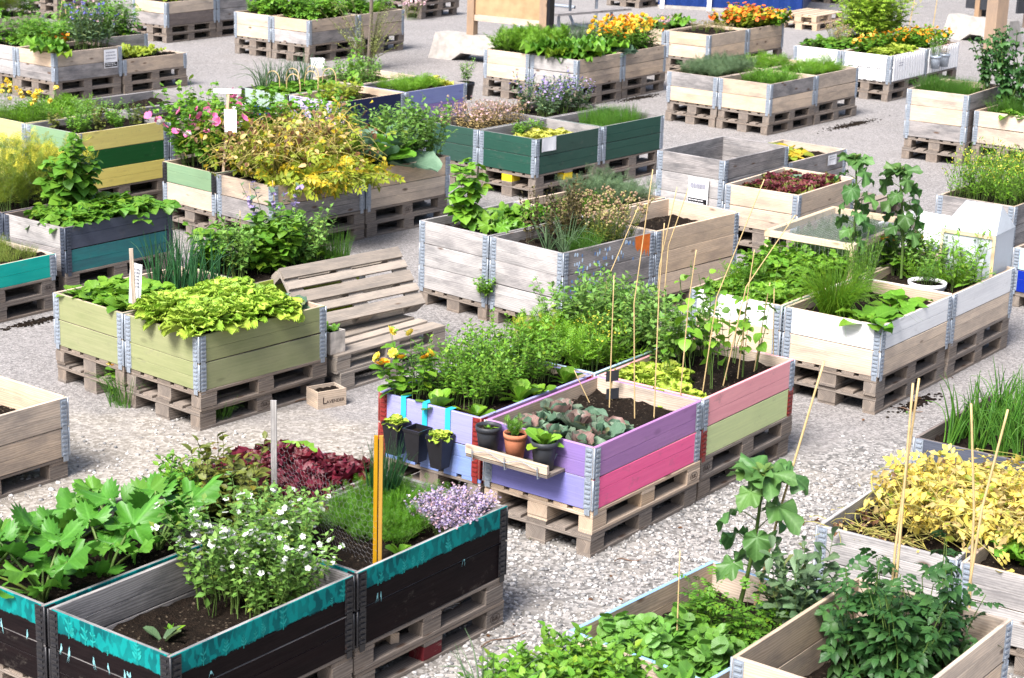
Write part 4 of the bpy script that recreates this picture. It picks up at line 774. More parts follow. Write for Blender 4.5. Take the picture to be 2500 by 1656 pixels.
bd('Z3',TOM,'tomato','dark leaved tomato plant','tomato',[(.62,.28),(.95,.22),(1.02,.55),(.78,.58),(.8,.3)],s=(.8,.98))
bd('AA1',WILY,'potato','bright yellow dying potato plant','potato',grid(3,3,.45,1.1,.08,.45),s=(.75,.95),rz=0)
bd('AA1',[tangle(140,16,.2,.18,.12,'ystem',[('ovs',.05,50,'brown'),('ov1',.045,40,'straw')],(.1,-.1))],'potato','bare withered potato stems','potato',[(.3,.55),(.62,.58),(.3,.35)],s=(.6,.8),rz=0)
bd('AA2',SQS,'squash','dark green squash at the box edge','squash',[(.5,.65),(.8,.55),(.3,.55)],s=(.8,1))
bd('AA2',WILY,'potato','yellow potato plant spilling over','potato',[(.75,.7),(1.0,.6)],s=(.9,1))
bd('BB1',ONIOB,'onion','dark green onion plant','onion',grid(5,4,.08,1.12,.06,.74),s=(.9,1.15))
bd('V1',POTY,'celery','yellow green celery plant','celery',grid(3,2,.15,.6,.15,.6),s=(.55,.7))
bd('V1',BSEED,'bean_seedling','lanky bean seedling','bean',[(.85,.45),(.7,.4)],s=(1.2,1.5))
bd('V2',STRAW,'strawberry','low strawberry plant','strawberry',grid(4,3,.08,1.05,.08,.55),s=(.8,.95))
bd('V2',LEEK+ONION,'leek','grey green leek','leek',grid(5,2,.08,1.1,.55,.76),s=(.9,1.15))
bd('V3',CARR,'carrot','bright feathery carrot top','carrot',grid(4,3,.15,.95,.15,.65),s=(.6,.75))
bd('V3',LETY,'lettuce','pale lettuce in the far corner','lettuce',[(1.05,.2),(1.05,.45)],s=(1,1.2))
bd('V4',PEA,'pea','bushy pea plant','pea',grid(3,3,.1,.7,.1,.7),s=(.7,.9))
bd('MU',MUST,'mustard','tall yellow flowering mustard','mustard',grid(6,5,.04,1.16,.04,.76),s=(.75,.95))
# ---------------------------------------------------------------- props standing in, on and beside the boxes
NEWW,OLDW=WM('n'),WM('P')
CANE=plain('bamboo_cane',(.52,.38,.19),.6); PAPER=plain('white_paper',(.82,.82,.84),.6,0,.03); INK=plain('faded_ink',(.30,.30,.36),.8); BLACK=plain('black_plastic',(.012,.012,.015),.35); TERRA=plain('terracotta',(.46,.17,.09),.75); CHAR=plain('charcoal_plastic',(.035,.038,.045),.45)
WHITEP=plain('white_paint',(.80,.80,.82),.5,0,.04); CONC=plain('pale_concrete',(.36,.335,.31),.9,0,.2,9); TAN=plain('orange_tan_board',(.42,.27,.15),.75,0,.2,5)
def up(px,py,Y): return at(px,py,Y=Y)
def cane(b,z,tops,label,r=.0055,name='bamboo_cane',cat='cane',group=None,mat=None,dy=0.):
    p0=at(*b,z); P=[np.array(p0)-np.array((0,0,.08))]+[np.array(up(x,y,p0.y+dy*(i+1))) for i,(x,y) in enumerate(tops)]
    P=np.array(P); L=len(P); t=np.linspace(0,L-1,6*(L-1)+1); Q=np.stack([np.interp(t,range(L),P[:,k]) for k in range(3)],1); o=Q[0].copy(); mb=MB(); mb.tubes(Q-o,r,r*.7,7,cap=True)
    return tag(mb.obj(name,mat or CANE,None,tuple(o)),label,cat,group)
z1=BX['C1'].zs; z3=BX['C3'].zs; z4=BX['C4'].zs
for b,z,t,l in (((1488,997),z1,[(1499,672)],'upright cane at the back of the red cabbages, beside the black plates'),((1551,1016),z1,[(1548,742),(1594,414)],'tall bent cane behind the red cabbages, reaching highest of all'),
 ((1597,1024),z1,[(1609,712),(1622,545)],'cane behind the red cabbages, third from the black plates'),((1657,999),z1,[(1681,742),(1700,610)],'cane at the right end of the row behind the red cabbages'),
 ((1714,950),z3,[(1750,725),(1866,438)],'long leaning cane crossing in front of the white box, left of two'),((1761,940),z3,[(1822,700),(1942,525)],'long leaning cane crossing in front of the white box, right of two'),
 ((1799,925),z3,[(1828,700),(1842,610)],'short cane among the bean seedlings, tied beside the long leaning ones'),((1838,906),z3,[(1880,690)],'cane among the bean seedlings behind the pink board'),((1889,893),z3,[(1890,705)],'short cane at the far right of the bean seedlings'),
 ((1500,800),z4,[(1480,690),(1559,504)],'slanting cane in front of the painted dots, leftmost'),((1600,790),z4,[(1610,650),(1653,457)],'thin cane leaning past the orange painted patch'),((1615,795),z4,[(1632,600),(1684,450)],'thin cane leaning against the fresh pine box'),((1415,800),z4,[(1434,728)],'short pale cane at the left of the climbing peas'),
 ((1455,985),z1,[(1402,905)],'short broken cane leaning in the corner behind the cabbages')): cane(b,z,t,l,.0045)
for b,z,t,l in (((2160,1640),BX['Z3'].zs,[(2186,1340),(2244,924)],'long bamboo cane tied to the nearest tomato plant'),((2168,1640),BX['Z3'].zs+.02,[(2196,1330),(2229,936)],'bamboo cane running just beside the longest tomato cane'),((2365,1560),BX['Z3'].zs,[(2378,1250),(2371,986)],'thick upright cane in front of the yellow potato plants'),((2335,1610),BX['Z3'].zs,[(2398,1240),(2461,1000)],'cane leaning right across the yellow potato plants'),
 ((1836,1480),BX['Z1'].zs,[(1900,1260),(2012,882)],'long cane leaning behind the nearest sunflower')): cane(b,z,t,l,.008)
cane((1654,1540),BX['Z2'].zs+.1,[(1660,1345)],'thin pale stick among the round nasturtium leaves',.004)
for i,(b,t,l) in enumerate((((622,520),(608,447),'thin stick standing left of the peas by the leaning pallet'),((672,500),(665,440),'thin stick above the lilac borage'),((588,640),(586,515),'thin stick between the onions and the peas'))): cane(b,BX['A3'].zs,[t],l,.004,'garden_stick','stick')
def board_stake(name,b,z,t,w_,th,mat,label,cat='stake'):
    p0=at(*b,z); p1=up(*t,p0.y); h=(p1-p0).length; mb=MB(); mb.beam(h+.12,w_,th,Matrix.Translation((0,0,-.12))@Matrix.Rotation(-PI/2,4,'Y')@Matrix.Translation((0,-th/2,-w_/2)),.002); o=mb.obj(name,mat,None,tuple(p0)); o.rotation_euler=(0,math.atan2(p1.x-p0.x,h),0); return tag(o,label,cat)
board_stake('wooden_stake',(670,1255),BX['D4'].zs,(668,978),.032,.012,WM('p'),'plain grey wooden stake beside the dark red lettuce')
ylw=plain('yellow_ochre_paint',(.62,.36,.02),.55)
p0=at(921,1385,BX['D3'].zs); e=empty('yellow_post',tuple(p0),.1,'yellow painted slotted post holding the chicken wire','post'); h=(up(914,1064,p0.y)-p0).length
for dx,lab in ((-.0125,None),(.0125,None)):
    mb=MB(); mb.beam(h+.1,.020,.018,Matrix.Translation((dx,0,-.1))@Matrix.Rotation(-PI/2,4,'Y')@Matrix.Translation((0,-.009,-.010)),.002); mb.obj('slat',wood('ochre_slat',(.5,.4,.3),(.4,.3,.2),paint=(.42,.22,.008),wear=.35),e)
mb=MB(); mb.box((-.006,-.004,-.1),(.006,.006,h*.97)); mb.obj('core',BLACK,e)
# chicken wire between the two posts
a=np.array(at(670,1255,BX['D4'].zs+.02)); b=np.array(p0); b[2]=a[2]; d=b-a; Ls=np.linalg.norm(d[:2]); n_=np.array((-d[1],d[0],0))/Ls
def wire(s,hh): return a+d*(s/Ls)+n_*(.03*math.sin(s*7)+.02*math.sin(hh*13+s*3))+np.array((0,0,hh*(1-.16*math.sin(min(1,s/Ls)*PI)+.03*math.sin(s*21))))
P=[];cell=.036
for i in range(int(Ls/cell)+1):
    for j in range(int(.46/(cell*.866))):
        x=i*cell+(cell/2 if j%2 else 0); y=j*cell*.866
        c=[(x+cell*.577*math.cos(q),y+cell*.577*math.sin(q)) for q in (PI/2,PI*5/6,PI*7/6,PI*3/2)]
        for u,v in zip(c[:-1],c[1:]): P.append([wire(*u)-a,wire(*v)-a])
mb=MB(); mb.tubes(np.array(P),.00048,.00048,3); tag(mb.obj('chicken_wire',galv('thin_grey_wire',(.34,.33,.36),.3),None,tuple(a)),'sagging hexagonal chicken wire in front of the dark red lettuce','netting')
# ---------------------------------------------------------------- signs
def scribble(x0,z0,w_,h_,rows,mat,par,y=-.003):
    mb=MB()
    for r_ in range(rows):
        x=x0; z=z0-h_*(r_+.5)/rows
        while x<x0+w_*.92:
            l=rnd.uniform(.05,.16)*w_; mb.box((x,y-.0004,z),(min(x+l,x0+w_),y,z+h_/rows*.32)); x+=l*1.3
    mb.obj('lettering',mat,par)
def sheet(name,loc,rz,w_,h_,label,rows=4,strip=False,tilt=0,cat='sign'):
    e=empty(name,tuple(loc),rz,label,cat); e.rotation_euler=(tilt,0,rz); mb=MB(); nx=6; xs=np.linspace(-w_/2,w_/2,nx)
    V=[(x,.006*math.sin(i*1.1)*k-.002,z) for k,z in ((1,0),(0,h_)) for i,x in enumerate(xs)]; V=V+[(x,y+.0015,z) for x,y,z in V]
    q=[(i,i+1,nx+i+1,nx+i) for i in range(nx-1)]; mb.add(V,[np.array(q+[tuple(reversed([2*nx+k for k in f])) for f in q])]); mb.obj('paper',PAPER,e)
    if strip: mb=MB(); mb.box((-w_*.46,-.0105,h_*.06),(w_*.46,-.0095,h_*.30)); mb.obj('black_band',BLACK,e); scribble(-w_*.42,h_*.27,w_*.8,h_*.18,2,PAPER,e,-.0115)
    if rows: scribble(-w_*.38,h_*.9,w_*.76,h_*.5,rows,INK,e,-.010)
    return e
st=board_stake('wooden_stake',(329,772),BX['A2'].zs+.02,(320,607),.03,.012,WM('m'),'weathered stake holding the white sign between the sage boxes')
q=at(331,738,BX['A2'].zs+.10); sheet('paper_sign',(q.x,q.y-.02,q.z-.01),R(-38),.13,.30,'tall white paper sign on the stake above the sage boxes',6,tilt=R(-4))
st=board_stake('wooden_stake',(545,428),BX['F2'].zs,(559,216),.026,.02,NEWW,'pale wooden stake among the pink mallows')
q=up(563,323,at(545,428,BX['F2'].zs).y-.10); sheet('paper_card',tuple(q),R(-10),.125,.22,'white card pinned to the stake among the pink mallows',0)
q=up(555,229,at(545,428,BX['F2'].zs).y-.015); mb=MB(); mb.beam(.265,.045,.016,Matrix.Translation((-.132,0,0)),.002); tag(mb.obj('sign_board',WHITEP,None,tuple(q)),'narrow white board crossing the top of the mallow stake','sign')
def facesheet(bk,face,s,z,w_,h_,label,rows=3,strip=False,tilt=0):
    b=BX[bk]; q=b.pt(-.022,s,z) if face=='S' else b.pt(s,-.022,z); return sheet('paper_sign',tuple(q),b.th-(PI/2 if face=='S' else 0),w_,h_,label,rows,strip,tilt)
facesheet('M1','L',.98,.40,.24,.26,'white paper notice with black band on the cornflower box',3,True)
facesheet('G1','L',.20,.54,.25,.15,'blank white paper on the near end of the dark green box',0)
facesheet('Y1','S',.28,.38,.24,.30,'white notice with black band hanging on the empty grey box',1,True,0)
facesheet('Y3','L',.86,.56,.18,.11,'small white card on the grey beetroot box',2)
facesheet('W1','L',.30,.44,.20,.15,'pale notice on the white picket box',2)
# ---------------------------------------------------------------- painted decoration on boxes (flat paint, 1 mm proud)
def decal(b,face,polys,mat,name,label=None):
    """polys: lists of (s along the face, z above the box bottom)"""
    mb=MB()
    for pl in polys:
        n=len(pl); V=[((-.0012,s,z) if face=='S' else (s,-.0012,z)) for s,z in pl]; mb.add(V,[np.array([list(range(n))])])
    o=mb.obj(name,mat,b.e); 
    if label: o['label']=label
    return o
def ell(s,z,a,bb,rot=0,n=8): return [(s+a*math.cos(t)*math.cos(rot)-bb*math.sin(t)*math.sin(rot),z+a*math.cos(t)*math.sin(rot)+bb*math.sin(t)*math.cos(rot)) for t in np.arange(n)*2*PI/n]
def sprig(s,z,h,rr):
    out=[[(s-.0025,z),(s+.0025,z),(s+.001,z+h),(s-.001,z+h)]]; k=rr.choice((2,3,4))
    for i in range(k):
        for sg in (1,-1): 
            l=h*rr.uniform(.22,.4)*(1-.12*i); out.append(ell(s+sg*l*.42,z+h*(.25+.7*i/k)+l*.3,l*.5,l*.17,sg*rr.uniform(.5,1.1) if sg>0 else PI-rr.uniform(.5,1.1)))
    return out
def root(s,z,l,rr): return [[(s-.0025,z),(s+.0025,z),(s+rr.uniform(-.02,.02),z-l)] for _ in range(2)]+[ell(s,z-l*.35,.0035,l*.22)]
def tealband():
    k=NT('teal_band_paint'); tc=k.n('TexCoord').outputs['Object']; sx=k.n('SeparateXYZ',{0:tc}); x2=k.scaled(tc,1,1,.35)
    drip=k.noise(k.scaled(tc,55,1,4),1,2,.6); n=k.noise(tc,9,3); hz=k.math('ADD',sx.outputs[2],k.math('ADD',k.math('MULTIPLY',drip,.022),k.math('MULTIPLY',n,.04)))
    m=k.ramp(hz,.118,.124); v=k.noise(k.scaled(tc,26,1,13),1,2,.4); lf=k.ramp(v,.48,.53); cl=k.noise(tc,4,3)
    t=k.mix(lf,(.003,.085,.095),(.004,.20,.20)); t=k.mix(k.math('MULTIPLY',k.ramp(cl,.45,.65),.5),t,(.006,.28,.265))
    d=k.noise(k.scaled(tc,6,1,90),1,4,.7); bl=k.mix(k.ramp(d,.4,.75),(.006,.004,.005),(.014,.009,.010))
    k.put(k.b.inputs['Base Color'],k.mix(m,bl,t)); k.b.inputs['Roughness'].default_value=.5; k.b.inputs['Specular IOR Level'].default_value=.06; k.bump(d,.25,.002); return k.m
TB=tealband(); TL=plain('light_teal_paint',(.012,.30,.28),.6,0,.3,30); TW=plain('pale_blue_paint',(.30,.66,.72),.6); rr=random.Random(11)
for bk in ('D1','D2','D3'):
    b=BX[bk]; sides=[c for c in b.e.children if c.name.startswith('side_board')]
    for c in sides[:4]: c.data.materials[0]=TB; c['label']='black side board with ragged teal paint band'
    for face,ln in (('S',.8),('L',1.2)):
        if (bk,face) in (('D3','S'),('D2','L')): continue
        pol=[];rt=[]; s=.07
        while s<ln-.07:
            if rr.random()<.4: pol+=sprig(s,.275+rr.uniform(0,.02),rr.uniform(.03,.12),rr)
            if rr.random()<.3 and face=='S' or rr.random()<.12: rt+=root(s,.245,rr.uniform(.03,.09),rr)
            s+=rr.uniform(.018,.07)
        decal(b,face,pol,TL,'painted_plants','light teal painted plants'); 
        if rt: decal(b,face,rt,TW,'painted_roots','pale blue painted roots')
b=BX['E1']; d1=[];d2=[]
for i in range(150):
    s,z=rr.uniform(.07,.92),rr.uniform(.06,.57); (d1 if rr.random()<.5 else d2).append(ell(s,z,rr.uniform(.008,.013),rr.uniform(.014,.022),rr.uniform(-.3,.3)))
decal(b,'L',d1,plain('pale_blue_dots',(.55,.68,.82),.6),'painted_dots','pale blue dots'); decal(b,'L',d2,plain('blue_dots',(.13,.26,.52),.6),'painted_dots','blue dots')
decal(b,'L',[[(.93,.595),(1.135,.595),(1.135,.50),(1.125,.36),(1.11,.46),(1.09,.40),(1.07,.47),(1.03,.42),(1.0,.48),(.97,.46),(.94,.50)]],plain('orange_paint',(.70,.17,.03),.6),'painted_patch','orange painted patch')
# ---------------------------------------------------------------- writing
def text(body,size,par,loc,rot,mat,name='lettering',font_w=1.):
    cu=bpy.data.curves.new(name,'FONT'); cu.body=body; cu.size=size; cu.extrude=.0006; cu.align_x='CENTER'; t=bpy.data.objects.new(name,cu); col.objects.link(t); bpy.context.view_layer.update()
    me=bpy.data.meshes.new_from_object(t.evaluated_get(bpy.context.evaluated_depsgraph_get())); bpy.data.objects.remove(t); me.materials.clear(); me.materials.append(mat); o=link(name,me,par,loc); o.rotation_euler=rot; o.scale=(font_w,1,1); return o
DKINK=plain('burnt_stamp',(.05,.035,.03),.8)
def eurstamp(block,face_dy=-.0012,x=.0725):
    text('EUR',.034,block,(x,face_dy,.027),(PI/2,0,0),DKINK,'stamp',.8)
    mb=MB(); t=np.linspace(0,2*PI,25); mb.tubes(np.stack([x+.040*np.cos(t),0*t+face_dy,.039+.027*np.sin(t)],1),.0013,.0013,4); mb.obj('stamp_ring',DKINK,block)
def pal_of(desc_end,lvl): return [o for o in bpy.data.objects if o.get('category')=='pallet' and str(o.get('label','')).endswith(desc_end) and str(o['label']).startswith(lvl)][0]
def blocks(pal): return [c for c in pal.children if c.name.startswith('block')]
for k_,lvl,bi in (('C1','upper',6),('C3','upper',0),('D3','lower',6),('D1','upper',3),('K2','upper',6),('A1','lower',3),('F3','upper',3)):
    eurstamp(blocks(pal_of('under the '+BX[k_].desc,lvl))[bi])
bq=blocks(pal_of('under the '+BX['D3'].desc,'lower'))[3]; bq.material_slots[0].link='OBJECT'; bq.material_slots[0].material=wood('red_block',(.3,.2,.15),(.2,.12,.1),paint=(.12,.015,.02),wear=.6); bq['label']='red painted block'
b=BX['D3']; q=b.pt(.38,.05,.17); mb=MB(); mb.beam(.16,.055,.05); o=mb.obj('wood_offcut',WM('n'),None,tuple(q),b.th+1.2); tag(o,'short fresh offcut lying inside the pallet under the thyme','offcut')
mb=MB(); r_=np.random.RandomState(4); t=np.linspace(0,1,14); P=np.cumsum(r_.randn(14,14,3)*np.array((.03,.02,.008)),axis=1); P-=P.mean(1,keepdims=True); mb.tubes(P,.0012,.0012,3); tag(mb.obj('wire_tangle',galv('netting_wire',(.62,.62,.64),.3),None,tuple(b.pt(.82,.12,.21)),b.th),'crumpled tangle of wire stuffed into the pallet under the thyme','wire')
# ---------------------------------------------------------------- crates
def crate(name,loc,rz,lx,ly,hz,t,mat,label,cat='crate'):
    e=empty(name,tuple(loc),rz,label,cat)
    for nm,a_,b_ in (('side',(0,0,0),(lx,t,hz)),('side',(0,ly-t,0),(lx,ly,hz)),('end',(0,t+.0005,0),(t,ly-t-.0005,hz-.002)),('end',(lx-t,t+.0005,0),(lx,ly-t-.0005,hz-.002))):
        mb=MB(); mb.box(a_,b_); mb.obj(nm,mat,e)
    mb=MB(); nx,ny=12,9; X,Y=np.meshgrid(np.linspace(t,lx-t,nx),np.linspace(t,ly-t,ny)); i=np.arange(nx*ny).reshape(ny,nx); mb.add(np.stack([X.ravel(),Y.ravel(),hz-.03+.01*rs.rand(nx*ny)],1),np.stack([i[:-1,:-1],i[:-1,1:],i[1:,1:],i[1:,:-1]],-1).reshape(-1,4),0,None,True); mb.obj('soil',SOIL,e); return e
q=at(776,1001,0); e=crate('lavender_crate',(q.x,q.y,0),R(35),.235,.17,.13,.012,WM('m'),'small wooden crate of soil lettered lavender, on the gravel','crate')
text('L',.075,e,(.055,-.0008,.035),(PI/2,0,0),DKINK); text('AVENDER',.034,e,(.145,-.0008,.037),(PI/2,0,0),DKINK,'lettering',1.0)
A=FR['A']
def lp(u,v,z): c,n=math.cos(A[2]),math.sin(A[2]); return Vector((A[0]+u*c-v*n,A[1]+u*n+v*c,z))
q=lp(1.33,-.03,0); pallet(q.x,q.y,0,A[2]+.03,'lower bare weathered pallet in the stack beside the lettuce box','Q'); q=lp(1.30,-.02,0); pallet(q.x,q.y,.144,A[2]+.02,'upper bare grey pallet in the stack beside the lettuce box','Q')
# leaning pallet: foot on the stack's far side, head against the lime box
q=lp(1.42,.52,.295); pl=pallet(q.x,q.y,q.z,A[2],'weathered pallet leaning with slats showing against the lime green box','Q'); pl.rotation_euler=(R(49),0,A[2]-.08); pl.scale=(1,.66,1)
q=lp(1.27,.02,.29); e=crate('rusty_crate',tuple(q),A[2]-PI/2+PI/2,.15,.20,.17,.010,plain('rusty_cream_tin',(.55,.50,.45),.5,.2,.4,14),'cream tin box with rust stains standing on the bare pallets','tin')
plant(SQS[0],'squash_seedling',lp(1.345,.12,.43),1.,.45,'drooping green seedling growing in the rusty cream tin','seedling')
# ---------------------------------------------------------------- pots on the purple and blue boxes
def rpot(loc,r,h,mat,label,soil=True):
    e=empty('flower_pot',tuple(loc),0,label,'flower pot'); n=28; a=np.arange(n)*2*PI/n; prof=[(.0,0),(r*.72,0),(r*.93,h*.78),(r*.93,h*.80),(r,h*.80),(r*1.02,h),(r*.92,h),(r*.90,h*.86),(0,h*.86)]
    V=np.array([(pr*math.cos(t),pr*math.sin(t),z) for pr,z in prof for t in a]); i=np.arange(len(prof)*n).reshape(-1,n); j=np.roll(i,-1,1); mb=MB(); mb.add(V,np.stack([i[:-2],j[:-2],j[1:-1],i[1:-1]],-1).reshape(-1,4),0,None,True); mb.obj('pot_body',mat,e)
    mb=MB(); mb.add(V[-2*n:]+np.array((0,0,.001)),np.stack([i[0],j[0],n+j[0],n+i[0]],-1).reshape(-1,4)); mb.obj('soil',SOIL,e); return e
b=BX['C1']; zr=b.zt+.005
for v,r_,h,m,l,pr,nm,pl_ in ((.70,.078,.15,CHAR,'black round pot at the left of the three on the shelf',SEEDS,'seedling','tiny seedlings in the left black pot on the shelf'),(.50,.072,.15,TERRA,'terracotta pot in the middle of the shelf on the purple box',PARSD,'herb','small grey green herb in the terracotta pot'),(.29,.080,.17,CHAR,'black round pot nearest the corner on the purple box shelf',LETS,'spinach','leafy spinach in the black pot nearest the corner')):
    q=b.pt(-.098,v,zr-h); rpot(q,r_,h,m,l); plant(pr[0],nm,b.pt(-.098,v,zr-.03),1,{'herb':.55,'seedling':.9,'spinach':.85}[nm],pl_,nm)
e=empty('pot_shelf',tuple(b.pt(0,0,0)),b.th,'pale wooden slat shelf hung on the purple box','shelf')
Mv=Matrix.Translation((-.19,.80,zr-.175))@Matrix.Rotation(-PI/2,4,'Z'); mb=MB(); mb.beam(.60,.058,.022,Mv,.004); mb.obj('front_slat',WM('n'),e)
mb=MB(); mb.box((-.185,.20,zr-.195),(-.006,.80,zr-.178)); mb.obj('base_board',WM('P'),e); mb=MB()
for v in (.26,.5,.74): mb.tubes(np.array([[(-.006,v,zr-.10),(-.10,v,zr-.20),(-.20,v,zr-.205),(-.205,v,zr-.13)]]),.004,.004,6)
mb.tubes(np.array([[(-.205,.74,zr-.15),(-.21,.62,zr-.12),(-.21,.5,zr-.16),(-.21,.38,zr-.12),(-.205,.26,zr-.15)]]),.0025,.0025,5); mb.obj('wire_bracket',STEEL,e)
q=b.pt(1.12,.62,b.zs); 
for k,(u,v,z0,l) in enumerate(((1.08,.60,.13,'square black plate on a stick behind the cabbages, upper'),(1.06,.58,.02,'square black plate in the soil behind the cabbages, lower'))):
    e=empty('plant_label',tuple(b.pt(u,v,b.zs)),b.th-.5,l,'plant label'); mb=MB(); mb.box((-.045,-.003,z0),(.045,.003,z0+.07)); mb.obj('plate',CHAR,e); mb=MB(); mb.box((-.006,.0035,-.05),(.006,.008,z0+.06)); mb.obj('stick',CANE,e)
b=BX['C2']; BLUE=plain('cyan_strap',(.03,.42,.60),.5)
for k,(v,l,pl_) in enumerate(((.60,'square black pot hung leftmost on the blue box','lime lettuce seedling in the leftmost hanging black pot'),(.43,'square black pot with bare soil hung in the middle of three',None),(.25,'square black pot hung nearest the red hinges','lime lettuce seedling in the hanging pot nearest the red hinges'))):
    zz=b.zt-.135-.005*k; e=empty('hanging_pot',tuple(b.pt(-.075,v,zz-.21)),b.th,l,'flower pot','hanging black pots on the blue box'); mb=MB()
    pr=[(.042,0),(.062,.19),(.066,.192),(.066,.21),(.058,.21),(.055,.18)]; V=np.array([(s*x,t*x,z) for x,z in pr for s,t in ((-1,-1),(1,-1),(1,1),(-1,1))]); i=np.arange(24).reshape(6,4); j=np.roll(i,-1,1); mb.add(V,[np.stack([i[:-1],j[:-1],j[1:],i[1:]],-1).reshape(-1,4),np.array([[3,2,1,0]])]); mb.obj('pot_body',BLACK,e)
    mb=MB(); mb.box((-.054,-.054,.17),(.054,.054,.182)); mb.obj('soil',SOIL,e)
    mb=MB(); mb.box((.0675,-.02,.02),(.0705,.02,.352)); mb.box((.0675,-.02,.3525),(.13,.02,.356)); mb.obj('strap',BLUE,e)
    if pl_: plant(LETP[0],'lettuce_seedling',b.pt(-.075,v,zz-.015),k,.5,pl_,'lettuce')
b=BX['V3']; q=b.pt(1.33,.12,b.zt-.24); e=rpot(q,.12,.22,BLACK,'black pot hung outside the far corner of the smoky blue box'); plant(PEA[0],'trailing_plant',b.pt(1.33,.12,b.zt-.04),0,.75,'light green leafy plant in the black pot by the smoky blue box','plant')
b=BX['B3']; q=b.sp(.16,.30); rpot((q.x,q.y,q.z-.10),.15,.19,WHITEP,'big round white pot sunk in the greenhouse box'); plant(MINTD[0],'herb',(q.x,q.y,q.z+.05),0,.75,'reddish green herb in the round white pot','herb')
b=BX['W3']
for k,(u,l) in enumerate(((.10,'grey metal pot with white flowers hung on the picket box'),(.42,'grey metal pot with dried flowers hung on the picket box'))):
    q=b.pt(u,-.12,b.zt-.30); rpot(q,.085,.20,STEEL,l); plant(([PEAW,DRYF][k])[0],'hanging_flowers',b.pt(u,-.12,b.zt-.12),0,.75,('white','dried brown')[k]+' flowers in the metal pot on the picket box','flower')
# picket slats
for bk,face,ln,n in (('W1','S',.8,5),('W1','L',1.2,13),('W3','L',1.2,13)):
    b=BX[bk]
    for i in range(n):
        s=.09+(ln-.18)*i/(n-1); w2=.030; Vp=[(s-w2,.02),(s+w2,.02),(s+w2,.36),(s,.395),(s-w2,.36)]; V=[]; 
        for dd in (-.030,-.018): V+=[((dd,y,z) if face=='S' else (y,dd,z)) for y,z in Vp]
        f=[[0,1,2,3,4],[9,8,7,6,5]]; mb=MB(); sd=[[i_,(i_+1)%5,5+(i_+1)%5,5+i_] for i_ in range(5)]; mb.add(V,[np.array(f),np.array(sd)]); mb.obj('picket',WHITEP,b.e)
    mb=MB(); a_,b_=(((-.017,.06,.20),(-.008,ln-.06,.235)) if face=='S' else ((.06,-.017,.20),(ln-.06,-.008,.235))); mb.box(a_,b_); mb.obj('rail',WHITEP,b.e)
# hoops over the strawberries
b=BX['V2']
for k,(u,v) in enumerate(((.25,.15),(.25,.5),(.6,.18),(.6,.5),(.95,.2),(.95,.5))):
    t=np.linspace(0,PI,12); mb=MB(); mb.tubes(np.stack([.02*np.sin(t*2),-.11*np.cos(t),.30*np.sin(t)**.6-.03],1),.006,.006,6); tag(mb.obj('cane_hoop',CANE,None,tuple(b.sp(u,v)),b.th),'thin pale cane hoop over the strawberries in the grey green box','hoop','cane hoops over the strawberries')
# ---------------------------------------------------------------- wire mesh frame on legs, mini greenhouse
b=BX['B4']; e=empty('mesh_frame',tuple(b.pt(-.06,.02,.90)),b.th+.03,'pale timber frame with wire mesh on legs beside the sunflowers','frame')
FWm=wood('frame_timber',(.70,.56,.38),(.58,.44,.28),knot=.6,st=.2)
for nm,a_,b_ in (('rail',(0,0,0),(1.26,.045,.05)),('rail',(0,.755,0),(1.26,.80,.05)),('rail',(0,.0455,0),(.045,.7545,.048)),('rail',(1.215,.0455,0),(1.26,.7545,.048))):
    mb=MB(); mb.box(a_,b_); mb.obj(nm,FWm,e)
for x,y in ((.006,.006),(.006,.764),(1.224,.006),(1.224,.764)): mb=MB(); mb.box((x,y,-.24),(x+.03,y+.03,-.001)); mb.obj('leg',FWm,e)
P=[[(x,.01,.0515),(x,.79,.0515)] for x in np.arange(.02,1.25,.03)]+[[(.01,y,.0525),(1.25,y,.0525)] for y in np.arange(.02,.79,.03)]; mb=MB(); mb.tubes(np.array(P),.0009,.0009,3)
P=[[(x,.004,-.002),(x,.004,-.22)] for x in np.arange(.02,1.25,.04)]+[[(.004,y,-.002),(.004,y,-.22)] for y in np.arange(.02,.79,.04)]; mb.tubes(np.array(P),.0009,.0009,3); mb.obj('wire_mesh',galv('netting_wire',(.62,.62,.64),.3),e)
ze=1.0; p1,p2,p3=at(2444,581,ze),at(2315.6,559.3,ze),at(2490,559,ze); p1,p2,p3=[p_+Vector((-.03,.05,0)) for p_ in (p1,p2,p3)]; vx=p2-p1; ux=p3-p1; th=math.atan2(ux.y,ux.x); lu=ux.length; lv=vx.length; zb=BX['B3'].zs-.02
def film():
    k=NT('milky_film'); f=k.noise(k.n('TexCoord').outputs['Object'],6,4); k.put(k.b.inputs['Base Color'],(.80,.86,.92)); k.b.inputs['Roughness'].default_value=.25; k.b.inputs['Transmission Weight'].default_value=.0; tr=k.n('BsdfTranslucent',{'Color':(.9,.92,.95)}); tp=k.n('BsdfTransparent'); m1=k.n('MixShader',{0:.45,1:k.b.outputs[0],2:tr.outputs[0]}); m2=k.n('MixShader',{0:.06,1:m1.outputs[0],2:tp.outputs[0]}); k.t.links.new(m2.outputs[0],k.out.inputs[0]); k.bump(f,.5,.02); return k.m
FILM=film(); e=empty('mini_greenhouse',(p1.x,p1.y,zb),th,'small milky white greenhouse with a gabled film roof','greenhouse'); H=ze-zb
GW=lv; GL=lu
def quadm(nm,pts,mat,par,t=.003): mb=MB(); n=len(pts); P=np.array(pts); nn=np.cross(P[1]-P[0],P[2]-P[0]); nn=nn/np.linalg.norm(nn)*t; mb.add(np.concatenate([P,P-nn]),[np.array([list(range(n)),list(range(2*n-1,n-1,-1))]),np.array([[i,n+i,n+(i+1)%n,(i+1)%n] for i in range(n)])]); return mb.obj(nm,mat,par)
